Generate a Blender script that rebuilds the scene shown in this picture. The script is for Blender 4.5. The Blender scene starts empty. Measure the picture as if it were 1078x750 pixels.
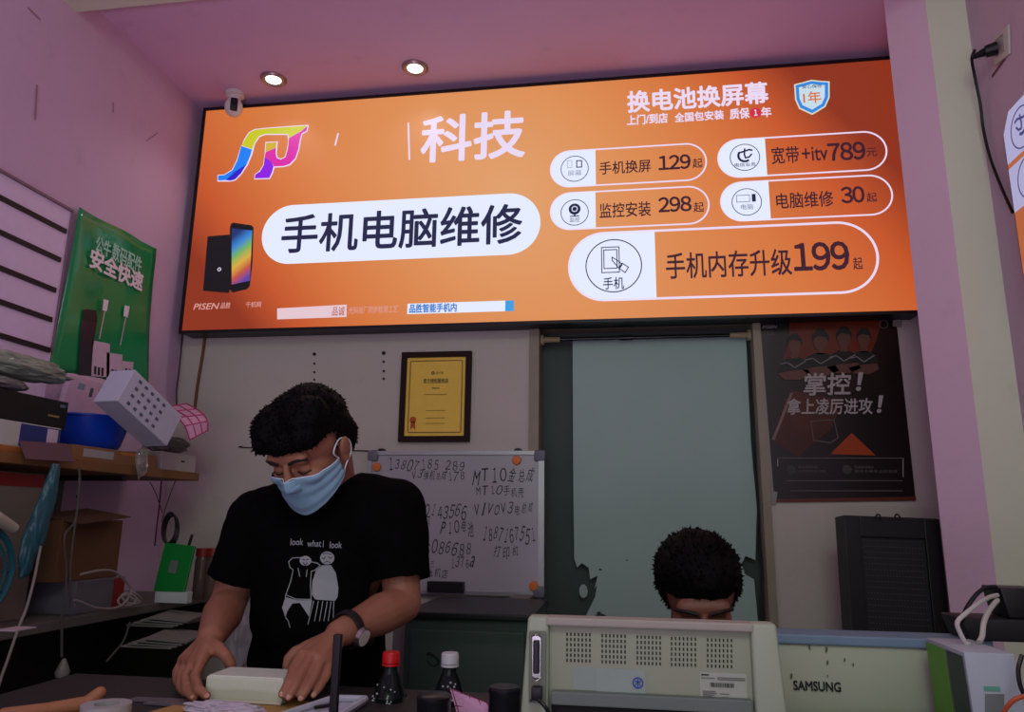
import bpy, bmesh, math, random
import numpy as np
from mathutils import Vector, Matrix, Euler, noise
from mathutils.bvhtree import BVHTree
from mathutils.geometry import tessellate_polygon
random.seed(7)
sc = bpy.context.scene
COL = sc.collection
# ------------------------------------------------------------------ camera
W, H, F = 1078, 750, 786.14
PITCH, YAW, ROLL = math.radians(12.45), math.radians(-8.817), math.radians(0.724)
CAM = Vector((0, 0, 1.3))
_cy, _sy, _cp, _sp = math.cos(YAW), math.sin(YAW), math.cos(PITCH), math.sin(PITCH)
FW = Vector((_sy*_cp, _cy*_cp, _sp))
_r = Vector((_cy, -_sy, 0)); _u = _r.cross(FW)
RT = math.cos(ROLL)*_r + math.sin(ROLL)*_u
UP = -math.sin(ROLL)*_r + math.cos(ROLL)*_u
cam = bpy.data.cameras.new('camera'); cam.sensor_width = 36; cam.lens = F*36/W; cam.clip_start = .02
co = bpy.data.objects.new('camera', cam); COL.objects.link(co)
M3 = Matrix((RT, UP, -FW)).transposed()
co.matrix_world = Matrix.Translation(CAM) @ M3.to_4x4()
sc.camera = co
# ------------------------------------------------------------------ light and exposure
sc.view_settings.view_transform = 'Standard'; sc.view_settings.look = 'None'
sc.view_settings.exposure = 0.0; sc.view_settings.gamma = 1.0
sc.view_settings.use_curve_mapping = False
wd = bpy.data.worlds.new('world'); sc.world = wd; wd.use_nodes = True
wd.node_tree.nodes['Background'].inputs[0].default_value = (.55, .68, .70, 1)
wd.node_tree.nodes['Background'].inputs[1].default_value = .25
SIGN_STR = 1.0
def area(name, loc, rot, sx, sy, power, col):
    l = bpy.data.lights.new(name, 'AREA'); l.shape = 'RECTANGLE'; l.size = sx; l.size_y = sy
    l.energy = power; l.color = col
    o = bpy.data.objects.new(name, l); o.location = loc; o.rotation_euler = rot; COL.objects.link(o); return o
# dusk daylight through the open shop front behind the viewer
area('shopfront_daylight', (-.3, -2.75, 2.1), (math.radians(90), 0, 0), 2.6, 1.3, 15, (.78, 1.0, .78))
# added fill light behind and above the viewer, no fixture known there
area('added_overhead_fill', (.3, -.6, 2.9), (math.radians(38), 0, 0),   .9, .5, 12, (.82, 1.0, .80))
# added lilac uplight behind the viewer, tints ceiling and upper walls
area('added_lilac_uplight', (-.35, -.7, .95), (math.radians(176), 0, 0), 1.6, .6, 40, (.86, .62, 1.0))

def ray(x, y): return FW + RT*((x-W/2)/F) - UP*((y-H/2)/F)
def at(ax, v, x, y):
    d = ray(x, y); return CAM + d*((v-CAM[ax])/d[ax])
def A(x, y, Y): return at(1, Y, x, y)
# ------------------------------------------------------------------ materials
def lin(c):
    if isinstance(c, str):
        c = [int(c[i:i+2], 16)/255 for i in (0, 2, 4)]
        return tuple(x/12.92 if x <= .04045 else ((x+.055)/1.055)**2.4 for x in c)
    return tuple(c)
_mats = {}
def mat(name, c, rough=.6, metal=0, var=.08, scale=30, bump=0, trans=0, spec=.4, alpha=1, coat=0, ior=1.45):
    if name in _mats: return _mats[name]
    m = bpy.data.materials.new(name); m.use_nodes = True; nt = m.node_tree
    b = nt.nodes['Principled BSDF']; c = lin(c)
    b.inputs['Roughness'].default_value = rough; b.inputs['Metallic'].default_value = metal
    b.inputs['Specular IOR Level'].default_value = spec; b.inputs['IOR'].default_value = ior
    b.inputs['Transmission Weight'].default_value = trans; b.inputs['Alpha'].default_value = alpha
    b.inputs['Coat Weight'].default_value = coat
    tc = nt.nodes.new('ShaderNodeTexCoord'); nz = nt.nodes.new('ShaderNodeTexNoise')
    nz.inputs['Scale'].default_value = scale; nz.inputs['Detail'].default_value = 4
    nt.links.new(tc.outputs['Object'], nz.inputs['Vector'])
    mx = nt.nodes.new('ShaderNodeMix'); mx.data_type = 'RGBA'
    mx.inputs[6].default_value = (*[max(0, x*(1-var)) for x in c], 1)
    mx.inputs[7].default_value = (*[min(1, x*(1+var)) for x in c], 1)
    nt.links.new(nz.outputs['Fac'], mx.inputs[0]); nt.links.new(mx.outputs[2], b.inputs['Base Color'])
    if bump:
        bp = nt.nodes.new('ShaderNodeBump'); bp.inputs['Strength'].default_value = bump; bp.inputs['Distance'].default_value = .01
        nt.links.new(nz.outputs['Fac'], bp.inputs['Height']); nt.links.new(bp.outputs[0], b.inputs['Normal'])
    _mats[name] = m; return m
def glow(name, c, s=None, base=None):
    if name in _mats: return _mats[name]
    m = bpy.data.materials.new(name); m.use_nodes = True; b = m.node_tree.nodes['Principled BSDF']
    c = lin(c); b.inputs['Base Color'].default_value = (.02, .02, .02, 1)
    b.inputs['Specular IOR Level'].default_value = .2
    b.inputs['Emission Color'].default_value = (*c, 1); b.inputs['Emission Strength'].default_value = SIGN_STR if s is None else s
    b.inputs['Roughness'].default_value = .5
    _mats[name] = m; return m
def wallmat(name, c, stain='4a463c', amt=.12):
    m = mat(name, c, rough=.85, var=.05, scale=3, bump=0)
    nt = m.node_tree; b = nt.nodes['Principled BSDF']
    src = b.inputs['Base Color'].links[0].from_socket
    tc = nt.nodes.new('ShaderNodeTexCoord')
    n = nt.nodes.new('ShaderNodeTexNoise'); n.inputs['Scale'].default_value = 9; n.inputs['Detail'].default_value = 8
    r = nt.nodes.new('ShaderNodeValToRGB'); r.color_ramp.elements[0].position = .62; r.color_ramp.elements[1].position = .8
    r.color_ramp.elements[0].color = (0, 0, 0, 1); r.color_ramp.elements[1].color = (amt, amt, amt, 1)
    nt.links.new(tc.outputs['Object'], n.inputs[0]); nt.links.new(n.outputs['Fac'], r.inputs[0])
    mx = nt.nodes.new('ShaderNodeMix'); mx.data_type = 'RGBA'; mx.inputs[7].default_value = (*lin(stain), 1)
    nt.links.new(r.outputs[0], mx.inputs[0]); nt.links.new(src, mx.inputs[6]); nt.links.new(mx.outputs[2], b.inputs['Base Color'])
    bp = nt.nodes.new('ShaderNodeBump'); bp.inputs['Strength'].default_value = .25; bp.inputs['Distance'].default_value = .004
    n2 = nt.nodes.new('ShaderNodeTexNoise'); n2.inputs['Scale'].default_value = 40
    nt.links.new(tc.outputs['Object'], n2.inputs[0]); nt.links.new(n2.outputs['Fac'], bp.inputs['Height']); nt.links.new(bp.outputs[0], b.inputs['Normal'])
    return m
# ------------------------------------------------------------------ mesh helpers
class MB:
    def __init__(s): s.bm = bmesh.new()
    def box(s, c, d, rot=None, bev=0):
        t = bmesh.new(); bmesh.ops.create_cube(t, size=1); bmesh.ops.scale(t, vec=d, verts=t.verts)
        if bev: bmesh.ops.bevel(t, geom=t.edges[:], offset=bev, segments=2, affect='EDGES', profile=.6)
        if rot is not None:
            R = rot.to_matrix() if isinstance(rot, Euler) else rot
            bmesh.ops.transform(t, matrix=R.to_4x4(), verts=t.verts)
        bmesh.ops.translate(t, vec=Vector(c), verts=t.verts); s.add(t); return s
    def bb(s, x0, x1, y0, y1, z0, z1, bev=0):
        return s.box(((x0+x1)/2, (y0+y1)/2, (z0+z1)/2), (abs(x1-x0), abs(y1-y0), abs(z1-z0)), None, bev)
    def add(s, t):
        me = bpy.data.meshes.new('tmp'); t.to_mesh(me); t.free(); s.bm.from_mesh(me); bpy.data.meshes.remove(me)
    def cyl(s, p0, p1, r0, r1=None, n=20, cap=True):
        p0, p1 = Vector(p0), Vector(p1); r1 = r0 if r1 is None else r1
        d = p1-p0; t = bmesh.new()
        bmesh.ops.create_cone(t, cap_ends=cap, segments=n, radius1=max(r0, 1e-5), radius2=max(r1, 1e-5), depth=d.length)
        bmesh.ops.transform(t, matrix=Matrix.Translation((p0+p1)/2) @ d.to_track_quat('Z', 'Y').to_matrix().to_4x4(), verts=t.verts)
        s.add(t); return s
    def ell(s, c, r, rot=None, n=20):
        t = bmesh.new(); bmesh.ops.create_uvsphere(t, u_segments=n, v_segments=max(6, n//2+2), radius=1)
        bmesh.ops.scale(t, vec=r if hasattr(r, '__len__') else (r, r, r), verts=t.verts)
        if rot is not None:
            bmesh.ops.transform(t, matrix=(rot.to_matrix() if isinstance(rot, Euler) else rot).to_4x4(), verts=t.verts)
        bmesh.ops.translate(t, vec=Vector(c), verts=t.verts); s.add(t); return s
    def cap(s, p0, p1, r0, r1=None, n=16):
        r1 = r0 if r1 is None else r1
        s.cyl(p0, p1, r0, r1, n); s.ell(p0, r0, n=n); s.ell(p1, r1, n=n); return s
    def chain(s, pts, rs, n=14):
        for i in range(len(pts)-1): s.cap(pts[i], pts[i+1], rs[i], rs[i+1], n)
        return s
    def lathe(s, c, prof, n=28, axis=None):
        t = bmesh.new(); rings = []
        for r, z in prof:
            rings.append([t.verts.new((r*math.cos(2*math.pi*i/n), r*math.sin(2*math.pi*i/n), z)) for i in range(n)])
        for a, b in zip(rings, rings[1:]):
            for i in range(n): t.faces.new((a[i], a[(i+1) % n], b[(i+1) % n], b[i]))
        if prof[0][0] > 1e-4: t.faces.new(rings[0][::-1])
        if prof[-1][0] > 1e-4: t.faces.new(rings[-1])
        bmesh.ops.remove_doubles(t, verts=t.verts, dist=1e-6)
        if axis is not None: bmesh.ops.transform(t, matrix=Vector(axis).to_track_quat('Z', 'Y').to_matrix().to_4x4(), verts=t.verts)
        bmesh.ops.translate(t, vec=Vector(c), verts=t.verts); s.add(t); return s
    def tube(s, pts, r, n=8, sm=6, r1=None):
        pts = [Vector(p) for p in pts]
        if sm > 1 and len(pts) > 2:
            out = []
            P = [pts[0]*2-pts[1]]+pts+[pts[-1]*2-pts[-2]]
            for i in range(1, len(P)-2):
                for k in range(sm):
                    t = k/sm; a, b, c, d = P[i-1:i+3]
                    out.append(.5*((2*b)+(c-a)*t+(2*a-5*b+4*c-d)*t*t+(-a+3*b-3*c+d)*t**3))
            out.append(pts[-1]); pts = out
        t = bmesh.new(); rings = []; up = Vector((.123, .3, .95)).normalized()
        for i, p in enumerate(pts):
            d = (pts[min(i+1, len(pts)-1)]-pts[max(i-1, 0)])
            d = d.normalized() if d.length > 1e-9 else Vector((0, 0, 1))
            u = (up-d*up.dot(d)); u = u.normalized() if u.length > 1e-4 else d.orthogonal().normalized()
            up = u; v = d.cross(u); rr = r if r1 is None else r+(r1-r)*i/(len(pts)-1)
            rings.append([t.verts.new(p+(u*math.cos(2*math.pi*k/n)+v*math.sin(2*math.pi*k/n))*rr) for k in range(n)])
        for a, b in zip(rings, rings[1:]):
            for k in range(n): t.faces.new((a[k], a[(k+1) % n], b[(k+1) % n], b[k]))
        t.faces.new(rings[0][::-1]); t.faces.new(rings[-1]); s.add(t); return s
    def grid(s, fn, nu, nv, closed=False):
        V = [[s.bm.verts.new(fn(i/nu, j/nv)) for j in range(nv+1)] for i in range(nu+1)]
        for i in range(nu):
            for j in range(nv): s.bm.faces.new((V[i][j], V[i+1][j], V[i+1][j+1], V[i][j+1]))
        return s
    def build(s, name, m, parent=None, smooth=False, loc=None):
        bmesh.ops.recalc_face_normals(s.bm, faces=s.bm.faces)
        me = bpy.data.meshes.new(name); s.bm.to_mesh(me); s.bm.free()
        return mkobj(name, me, m, parent, smooth)
def mkobj(name, me, m, parent=None, smooth=False):
    ms = m if isinstance(m, (list, tuple)) else [m]
    if len(me.materials): me.materials.clear()
    for k in ms: me.materials.append(k)
    o = bpy.data.objects.new(name, me); COL.objects.link(o)
    if smooth:
        me.polygons.foreach_set('use_smooth', [True]*len(me.polygons))
        try: me.set_sharp_from_angle(angle=math.radians(40))
        except Exception: pass
    if parent is not None:
        o.parent = parent; o.matrix_parent_inverse = WM(parent).inverted()
    return o
def WM(o):
    m = o.matrix_basis.copy()
    return WM(o.parent) @ o.matrix_parent_inverse @ m if o.parent else m
def thing(name, loc, label, cat, group=None):
    o = bpy.data.objects.new(name, None); o.empty_display_size = .05; o.location = loc; COL.objects.link(o)
    return tag(o, label, cat, group)
def tag(o, label, cat, group=None, kind=None):
    o['label'] = label; o['category'] = cat
    if group: o['group'] = group
    if kind: o['kind'] = kind
    return o
def st(o, label=None):
    o['kind'] = 'structure'; o['label'] = label or o.name.replace('_', ' '); return o
def apply_mods(o):
    dg = bpy.context.evaluated_depsgraph_get(); dg.update()
    me = bpy.data.meshes.new_from_object(o.evaluated_get(dg)); old = o.data
    o.modifiers.clear(); ms = list(old.materials); o.data = me
    me.materials.clear()
    for k in ms: me.materials.append(k)
    bpy.data.meshes.remove(old); return o
def remesh(o, vox=.004, it=5, fac=.5):
    r = o.modifiers.new('r', 'REMESH'); r.mode = 'VOXEL'; r.voxel_size = vox; r.use_smooth_shade = True
    s = o.modifiers.new('s', 'SMOOTH'); s.iterations = it; s.factor = fac
    apply_mods(o)
    o.data.polygons.foreach_set('use_smooth', [True]*len(o.data.polygons)); return o
def tri(poly):
    return tessellate_polygon([[Vector((p[0], p[1], 0)) for p in poly]])
# planes that carry print: axis, value, outward normal
class Plane:
    def __init__(s, ax, v, n): s.ax, s.v, s.n = ax, v, Vector(n)
    def p(s, x, y, off=0): return at(s.ax, s.v, x, y)+s.n*off
    def uv(s, x, y):
        q = at(s.ax, s.v, x, y); return (q[1-s.ax] if s.ax < 2 else q[0], q[2])
    def w(s, u, v, off=0):
        q = Vector((0, 0, 0)); q[s.ax] = s.v; q[1-s.ax] = u; q[2] = v; return q+s.n*off
    def rect(s, l, r, t, b): return s.uv(*l)[0], s.uv(*r)[0], s.uv(*b)[1], s.uv(*t)[1]
LAYER = .0012
def polys(pl, ps, name, m, parent, layer=1, px=False, thick=.0006):
    mb = MB()
    for poly in ps:
        if px: poly = [pl.uv(*q) for q in poly]
        top = [mb.bm.verts.new(pl.w(u, v, LAYER*layer+thick)) for u, v in poly]
        bot = [mb.bm.verts.new(pl.w(u, v, LAYER*layer)) for u, v in poly]
        for a in tri(poly):
            try: mb.bm.faces.new([top[i] for i in a]); mb.bm.faces.new([bot[i] for i in a][::-1])
            except ValueError: pass
        n = len(poly)
        for i in range(n): mb.bm.faces.new((top[i], top[(i+1) % n], bot[(i+1) % n], bot[i]))
    return mb.build(name, m, parent)
def pill(x0, x1, z0, z1, n=14, r=None):
    r = min((z1-z0)/2, (x1-x0)/2) if r is None else r; out = []
    for cx, cz, a0 in ((x1-r, z1-r, 0), (x0+r, z1-r, 90), (x0+r, z0+r, 180), (x1-r, z0+r, 270)):
        for i in range(n+1):
            a = math.radians(a0+90*i/n); out.append((cx+r*math.cos(a), cz+r*math.sin(a)))
    return out
def circ(cx, cz, r, n=40): return [(cx+r*math.cos(2*math.pi*i/n), cz+r*math.sin(2*math.pi*i/n)) for i in range(n)]
def ring(outer, w):
    """list of quads along a closed outline"""
    n = len(outer); cx = sum(p[0] for p in outer)/n
    out = []; inn = []
    for i in range(n):
        a, b = Vector(outer[i-1]), Vector(outer[(i+1) % n]); d = (b-a)
        if d.length < 1e-9: d = Vector((1, 0))
        d.normalize(); inn.append((outer[i][0]-d.y*w, outer[i][1]+d.x*w))
    for i in range(n):
        j = (i+1) % n
        if (Vector(outer[i])-Vector(outer[j])).length > 1e-7: out.append([outer[i], outer[j], inn[j], inn[i]])
    return out
def stroke(pts, w):
    out = []
    for a, b in zip(pts, pts[1:]):
        a, b = Vector(a), Vector(b); d = b-a
        if d.length < 1e-9: continue
        d.normalize(); n = Vector((-d.y, d.x))*w/2; e = d*w*.35
        out.append([tuple(a-n-e), tuple(b-n+e), tuple(b+n+e), tuple(a+n-e)])
    return out
_tc = {}
def rawglyphs(s, shear=0):
    k = (s, shear)
    if k in _tc: return _tc[k]
    cu = bpy.data.curves.new('t', 'FONT'); cu.body = s; cu.size = 1; cu.shear = shear; cu.resolution_u = 3
    o = bpy.data.objects.new('t', cu); COL.objects.link(o)
    dg = bpy.context.evaluated_depsgraph_get(); me = bpy.data.meshes.new_from_object(o.evaluated_get(dg))
    vs = [(v.co.x, v.co.y) for v in me.vertices]; fs = [tuple(p.vertices) for p in me.polygons]
    bpy.data.objects.remove(o); bpy.data.curves.remove(cu); bpy.data.meshes.remove(me)
    _tc[k] = (vs or [(0, 0)], fs); return _tc[k]
def textmesh(s, offset=0, shear=0):
    """glyph outlines scaled to the unit square; boldness comes from overlaid shifted copies"""
    if all(c in '0123456789' for c in s):
        vs, fs = [], []; x = 0
        for c in s:
            v, f = rawglyphs(chr(ord(c)+0xFEE0), shear); x0 = min(p[0] for p in v); x1 = max(p[0] for p in v)
            sh = x+(.56-(x1-x0))/2-x0; b = len(vs)
            vs = vs+[(p[0]+sh, p[1]) for p in v]; fs = fs+[tuple(i+b for i in q) for q in f]; x += .56
    else: vs, fs = rawglyphs(s, shear)
    if offset >= .01:
        V, Fs = [], []
        N = 8 if offset > .015 else 4
        for i in range(N):
            a = 2*math.pi*(i+.5)/N; dx, dy = offset*math.cos(a), offset*math.sin(a); b = len(V)
            V += [(x+dx, y+dy, 5e-5*i) for x, y in vs]; Fs += [tuple(k+b for k in f) for f in fs]
        vs, fs = V, Fs
    x0, x1 = min(v[0] for v in vs), max(v[0] for v in vs); y0, y1 = min(v[1] for v in vs), max(v[1] for v in vs)
    return [((p[0]-x0)/max(x1-x0, 1e-6), (p[1]-y0)/max(y1-y0, 1e-6), p[2] if len(p) > 2 else 0) for p in vs], fs, (x1-x0)/max(y1-y0, 1e-6)
def text(pl, items, name, m, parent, layer=2, px=True, offset=.015, jit=0, shear=0):
    """items: (string, l, r, t, b) in photo coordinates of the plane or (string, rect)"""
    mb = MB()
    for it in items:
        s = it[0]; R = pl.rect(*it[1:]) if px else it[1]
        vs, fs, asp = textmesh(s, offset, shear)
        V = [mb.bm.verts.new(pl.w(R[0]+(R[1]-R[0])*u, R[2]+(R[3]-R[2])*v, LAYER*layer+h)) for u, v, h in vs]
        for f in fs:
            try: mb.bm.faces.new([V[i] for i in f])
            except ValueError: pass
    me = bpy.data.meshes.new(name); mb.bm.to_mesh(me); mb.bm.free()
    return mkobj(name, me, m, parent)
def R4(l, r, t, b): return (l, r, t, b)

# ------------------------------------------------------------------ dimensions
YB, XL, ZC = 2.8, -1.83, 3.06
XRB, YP = 1.075, 2.28
XR = at(1, YP, 1016, 0)[0]
YS, SZ0, SZ1, SX0, SX1 = 2.70, 2.036, 3.022, -1.775, 1.016
YF = -2.9
paint_lilac_light = wallmat('lilac_light_wall_paint', 'c4a9c2')  # lilac light falling on the left wall is mixed into its colour
paint_white = wallmat('offwhite_wall_paint', 'bdb9ae')
paint_pier = wallmat('greenish_light_paint', 'd0d6bc')  # greenish light from the shop front is put into this off-white
paint_ceil = wallmat('lilac_light_ceiling_paint', 'd0b0cc')  # ceiling colour carries the lilac light as a tint
floor_m = mat('grey_floor_tiles', '5c5852', .5, scale=4, var=.15)
# floor, ceiling, walls
st(MB().bb(XL-.15, XR+.3, YF-.1, YB+1.3, -.1, 0).build('floor', floor_m))
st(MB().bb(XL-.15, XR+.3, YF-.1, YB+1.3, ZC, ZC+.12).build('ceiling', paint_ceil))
st(MB().bb(XL-.12, XL, YF-.1, YB+1.3, 0, ZC).build('wall_left', paint_lilac_light))
mb = MB(); DX0, DX1, DZ = -.335, .476, 2.05
mb.bb(XL, DX0, YB, YB+.12, 0, ZC).bb(DX1, XRB, YB, YB+.12, 0, ZC).bb(DX0, DX1, YB, YB+.12, DZ, ZC)
st(mb.build('wall_back', paint_white))
# right wall: near part, then a pier whose face looks to the shop and whose side runs back to the sign
mb = MB(); mb.bb(XR, XR+.12, YF-.1, YP, 0, ZC); o = st(mb.build('wall_right', wallmat('lilac_light_right_paint', 'bda9b6')))  # lilac light on this wall is part of its base colour
E1, E2 = A(937, 62, 2.38), A(974, 0, YP)
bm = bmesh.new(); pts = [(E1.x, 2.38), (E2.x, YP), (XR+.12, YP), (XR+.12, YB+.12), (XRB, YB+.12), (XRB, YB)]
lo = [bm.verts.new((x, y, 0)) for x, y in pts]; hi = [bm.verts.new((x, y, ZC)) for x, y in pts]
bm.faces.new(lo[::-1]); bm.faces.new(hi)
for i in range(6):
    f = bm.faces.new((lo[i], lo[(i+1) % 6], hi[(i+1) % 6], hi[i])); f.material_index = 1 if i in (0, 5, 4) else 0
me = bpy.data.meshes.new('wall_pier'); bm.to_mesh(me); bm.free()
st(mkobj('wall_pier', me, [paint_pier, wallmat('pink_light_pier_paint', 'd2b6c6')]))  # pink light on the pier side is painted in
# shop front behind the viewer: wall with a wide opening
mb = MB(); mb.bb(XL, -1.6, YF-.12, YF, 0, ZC).bb(.9, XR, YF-.12, YF, 0, ZC).bb(-1.6, .9, YF-.12, YF, 2.8, ZC)
st(mb.build('wall_front', paint_white))
# dark store room behind the doorway
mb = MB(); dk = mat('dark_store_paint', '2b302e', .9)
mb.bb(XL, XR, YB+1.2, YB+1.3, 0, ZC).bb(-.9, -.8, YB+.12, YB+1.2, 0, ZC).bb(.9, 1.0, YB+.12, YB+1.2, 0, ZC)
st(mb.build('wall_storeroom', dk))
# ceiling beam
q = at(2, ZC-.08, 110, 8); q2 = at(2, ZC-.08, 230, 0); by = (q.y+q2.y)/2
st(MB().bb(XL, XR, by-.14, by, ZC-.08, ZC-.001).build('trim_1', paint_pier), 'ceiling beam')
# ------------------------------------------------------------------ lightbox sign
sign = thing('lightbox_sign', ((SX0+SX1)/2, YS+.09, SZ0), 'large glowing orange shop sign with white pill shapes, high on the back wall', 'sign')
fr = mat('dark_sign_frame', '1d1c22', .4, .3)
mb = MB(); mb.bb(SX0-.008, SX1+.008, YS+.004, YB-.002, SZ0-.008, SZ1+.008); mb.build('housing', fr, sign)
mb = MB(); e = .012
mb.bb(SX0-e, SX1+e, YS-.006, YS+.01, SZ1, SZ1+e).bb(SX0-e, SX1+e, YS-.006, YS+.01, SZ0-e, SZ0)
mb.bb(SX0-e, SX0, YS-.006, YS+.01, SZ0, SZ1).bb(SX1, SX1+e, YS-.006, YS+.01, SZ0, SZ1); mb.build('frame', fr, sign)
# printed film: orange artwork that runs from deep red-orange at the ends to light orange in the middle
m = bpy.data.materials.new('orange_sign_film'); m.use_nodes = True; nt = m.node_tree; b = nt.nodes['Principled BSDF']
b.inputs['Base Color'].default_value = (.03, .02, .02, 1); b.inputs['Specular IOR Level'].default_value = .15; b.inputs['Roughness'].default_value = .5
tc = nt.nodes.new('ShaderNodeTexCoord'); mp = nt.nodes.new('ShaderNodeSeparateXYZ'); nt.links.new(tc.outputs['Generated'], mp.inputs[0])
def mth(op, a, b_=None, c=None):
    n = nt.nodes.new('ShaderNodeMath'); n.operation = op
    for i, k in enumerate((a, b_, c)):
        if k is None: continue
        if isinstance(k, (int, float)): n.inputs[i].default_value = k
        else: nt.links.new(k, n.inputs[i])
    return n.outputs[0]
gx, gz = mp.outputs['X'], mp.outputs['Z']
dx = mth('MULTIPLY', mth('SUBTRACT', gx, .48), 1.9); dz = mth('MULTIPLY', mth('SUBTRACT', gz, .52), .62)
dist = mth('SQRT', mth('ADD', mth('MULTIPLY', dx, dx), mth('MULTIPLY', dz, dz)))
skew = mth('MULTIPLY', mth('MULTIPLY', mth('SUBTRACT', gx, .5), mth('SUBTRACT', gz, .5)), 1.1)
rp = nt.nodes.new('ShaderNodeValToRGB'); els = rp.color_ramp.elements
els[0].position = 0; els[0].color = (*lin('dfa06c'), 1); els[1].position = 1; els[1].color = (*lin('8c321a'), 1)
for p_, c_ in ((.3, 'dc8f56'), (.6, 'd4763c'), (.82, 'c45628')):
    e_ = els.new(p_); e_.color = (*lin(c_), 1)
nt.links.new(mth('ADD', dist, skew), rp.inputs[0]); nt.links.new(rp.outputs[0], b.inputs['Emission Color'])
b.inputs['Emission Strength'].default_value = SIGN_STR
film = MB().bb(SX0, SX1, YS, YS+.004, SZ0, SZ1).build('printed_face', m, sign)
SP = Plane(1, YS, (0, -1, 0))
gw = glow('sign_white', 'e4ebff'); gn = glow('sign_navy', '1b1f45'); gbr = glow('sign_brown_black', '3a1626'); glil = glow('sign_pale_lilac', 'e9d8f2')
def opoly(pts, s, ox, oy): return [(ox+x/s, oy+y/s) for x, y in pts]
L = lambda pts: opoly(pts, 6.25, 190, 110)
logo_out = L([(245,465),(290,462),(340,430),(370,370),(395,290),(420,230),(450,185),(490,163),(600,152),(845,135),(838,178),(803,198),(792,240),(782,300),(762,360),(722,402),(680,414),(620,417),(610,452),(590,492),(485,495),(490,460),(520,440),(545,400),(555,330),(560,248),(642,245),(634,320),(641,350),(660,358),(688,345),(703,290),(710,240),(704,202),(560,202),(522,216),(492,260),(474,330),(444,400),(404,460),(362,502),(330,509),(245,509)])
lg = polys(SP, [logo_out], 'logo', glil, sign, 1, True)
def lp(name, c, pts): polys(SP, [L(pts)], name, glow('logo_'+name, c), lg, 2, True)
lp('blue_panel', '0f7ff5', [(250,470),(292,467),(344,435),(376,372),(403,276),(472,300),(460,342),(438,394),(372,440),(300,500),(250,503)])
lp('indigo_panel', '2a17c9', [(300,500),(345,452),(438,394),(400,455),(360,496),(330,503)])
lp('yellow_panel', 'c8c81e', [(404,272),(425,234),(454,190),(492,169),(600,158),(836,142),(790,180),(716,222),(708,196),(560,196),(517,211),(488,256),(473,298)])
lp('olive_panel', 'cfae2c', [(565,255),(634,251),(630,288),(562,314)])
lp('magenta_panel', 'd81fa4', [(836,145),(831,175),(798,195),(786,240),(776,298),(756,357),(718,395),(680,407),(616,410),(600,380),(556,350),(562,316),(630,288),(628,325),(636,356),(662,365),(693,350),(709,292),(716,224),(790,182)])
lp('purple_panel', '8a10e0', [(556,350),(600,380),(614,410),(604,448),(586,486),(490,489),(495,463),(525,444),(550,402)])
text(SP, [('科技', (443,150), (553,140), (530,117), (465,171))], 'shop_lettering', glil, sign, 1, offset=.022)
# the edges of the letters that can be read beside the unreadable part
for q in (((356,141), (353,153)), ((430,130), (431,168))):
    polys(SP, stroke([SP.uv(*q[0]), SP.uv(*q[1])], .007), 'letter_fragment', glil, sign, 1)
R = SP.rect((276,248),(569,235),(534,204),(306,278))
polys(SP, [pill(*R)], 'banner', gw, sign, 1)
text(SP, [('手机电脑维修', (297,245),(550,235),(535,215),(310,267))], 'banner_lettering', gn, sign, 2, offset=.018)
def price(rect, div, cc, cr, texts, lwid):
    R = SP.rect(*rect); xd = SP.uv(*div)[0]
    P = pill(*R)
    ob = polys(SP, ring(P, lwid), 'price_outline', glil, sign, 1)
    r = (R[3]-R[2])/2; n = 14
    left = [(xd, R[3])]+[p for p in P if p[0] <= R[0]+r+1e-6]+[(xd, R[2])]
    polys(SP, [left], 'price_badge', gw, ob, 1)
    c = SP.uv(*cc); rr = abs(SP.uv(cc[0]+cr, cc[1])[0]-c[0])
    polys(SP, ring(circ(c[0], c[1], rr), .0028 if cr < 20 else .004), 'icon_ring', gn, ob, 2)
    for q in texts: text(SP, [q], 'price_lettering', gbr, ob, 1, offset=.024 if q[0].isdigit() else .0145)
    return ob, c, rr
pa, ca, ra = price(((579,175),(744,165),(722,151),(610,197)), (627,170), (605,178), 14.8,
  [('手机换屏',(631,175),(685,172),(678,168),(636,184)),('129',(693,170),(727,168),(722,162.5),(698,179.5)),('起',(729,172),(739.6,172),(735,167),(734,177))], .006)
pb, cb, rb_ = price(((579,220),(747,215),(726,196),(610,242)), (627,218), (605,224), 14.8,
  [('监控安装',(631,220),(685,216),(680,212),(636,230)),('298',(693,216),(728,214),(722,206.5),(698,224)),('起',(730,218),(741,218),(736,213),(735.6,223.6))], .006)
pc, cc_, rc = price(((755,165),(934,158),(914,138),(786,187)), (806,160), (784,166), 16,
  [('宽带',(812,165),(841,162),(834,154),(818,173)),('+itv',(844,162),(871,160),(868,154),(850,170)),('789',(871,160),(911,158),(906,149),(876,170)),('元',(912,160),(923,160),(918,156),(917,165))], .006)
pd, cd, rd = price(((758,212),(940,205),(918,184),(790,233)), (810,210), (786,213), 16,
  [('电脑维修',(817,212),(877,208),(870,201),(826,220)),('30',(885,205),(910,205),(906,196),(888,214.5)),('起',(912,207),(923,207),(918,203),(917,213))], .006)
pe, ce, re_ = price(((598,280),(925,268),(890,233),(650,317)), (690,275), (646,280), 30,
  [('手机内存升级',(701,280),(833,272),(822,262),(710,294)),('199',(835,270),(894,268),(886,254),(842,286)),('起',(898,278),(908,278),(904,271),(903,284))], .009)
text(SP, [('换电池换屏幕',(660,100),(809,100),(802,86),(666,119))], 'headline_lettering', glil, sign, 1, offset=.03)
for q in [('上门/到店',(660,125),(703,125),(698,119),(666,132)),('全国包安装',(710,122),(762,122),(758,116),(714,129)),('质保',(768,120),(789,120),(786,113.5),(770,126)),('年',(801,118),(812,118),(810,112.5),(802,124))]: text(SP, [q], 'subline_lettering', glil, sign, 1, offset=.03)
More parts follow.
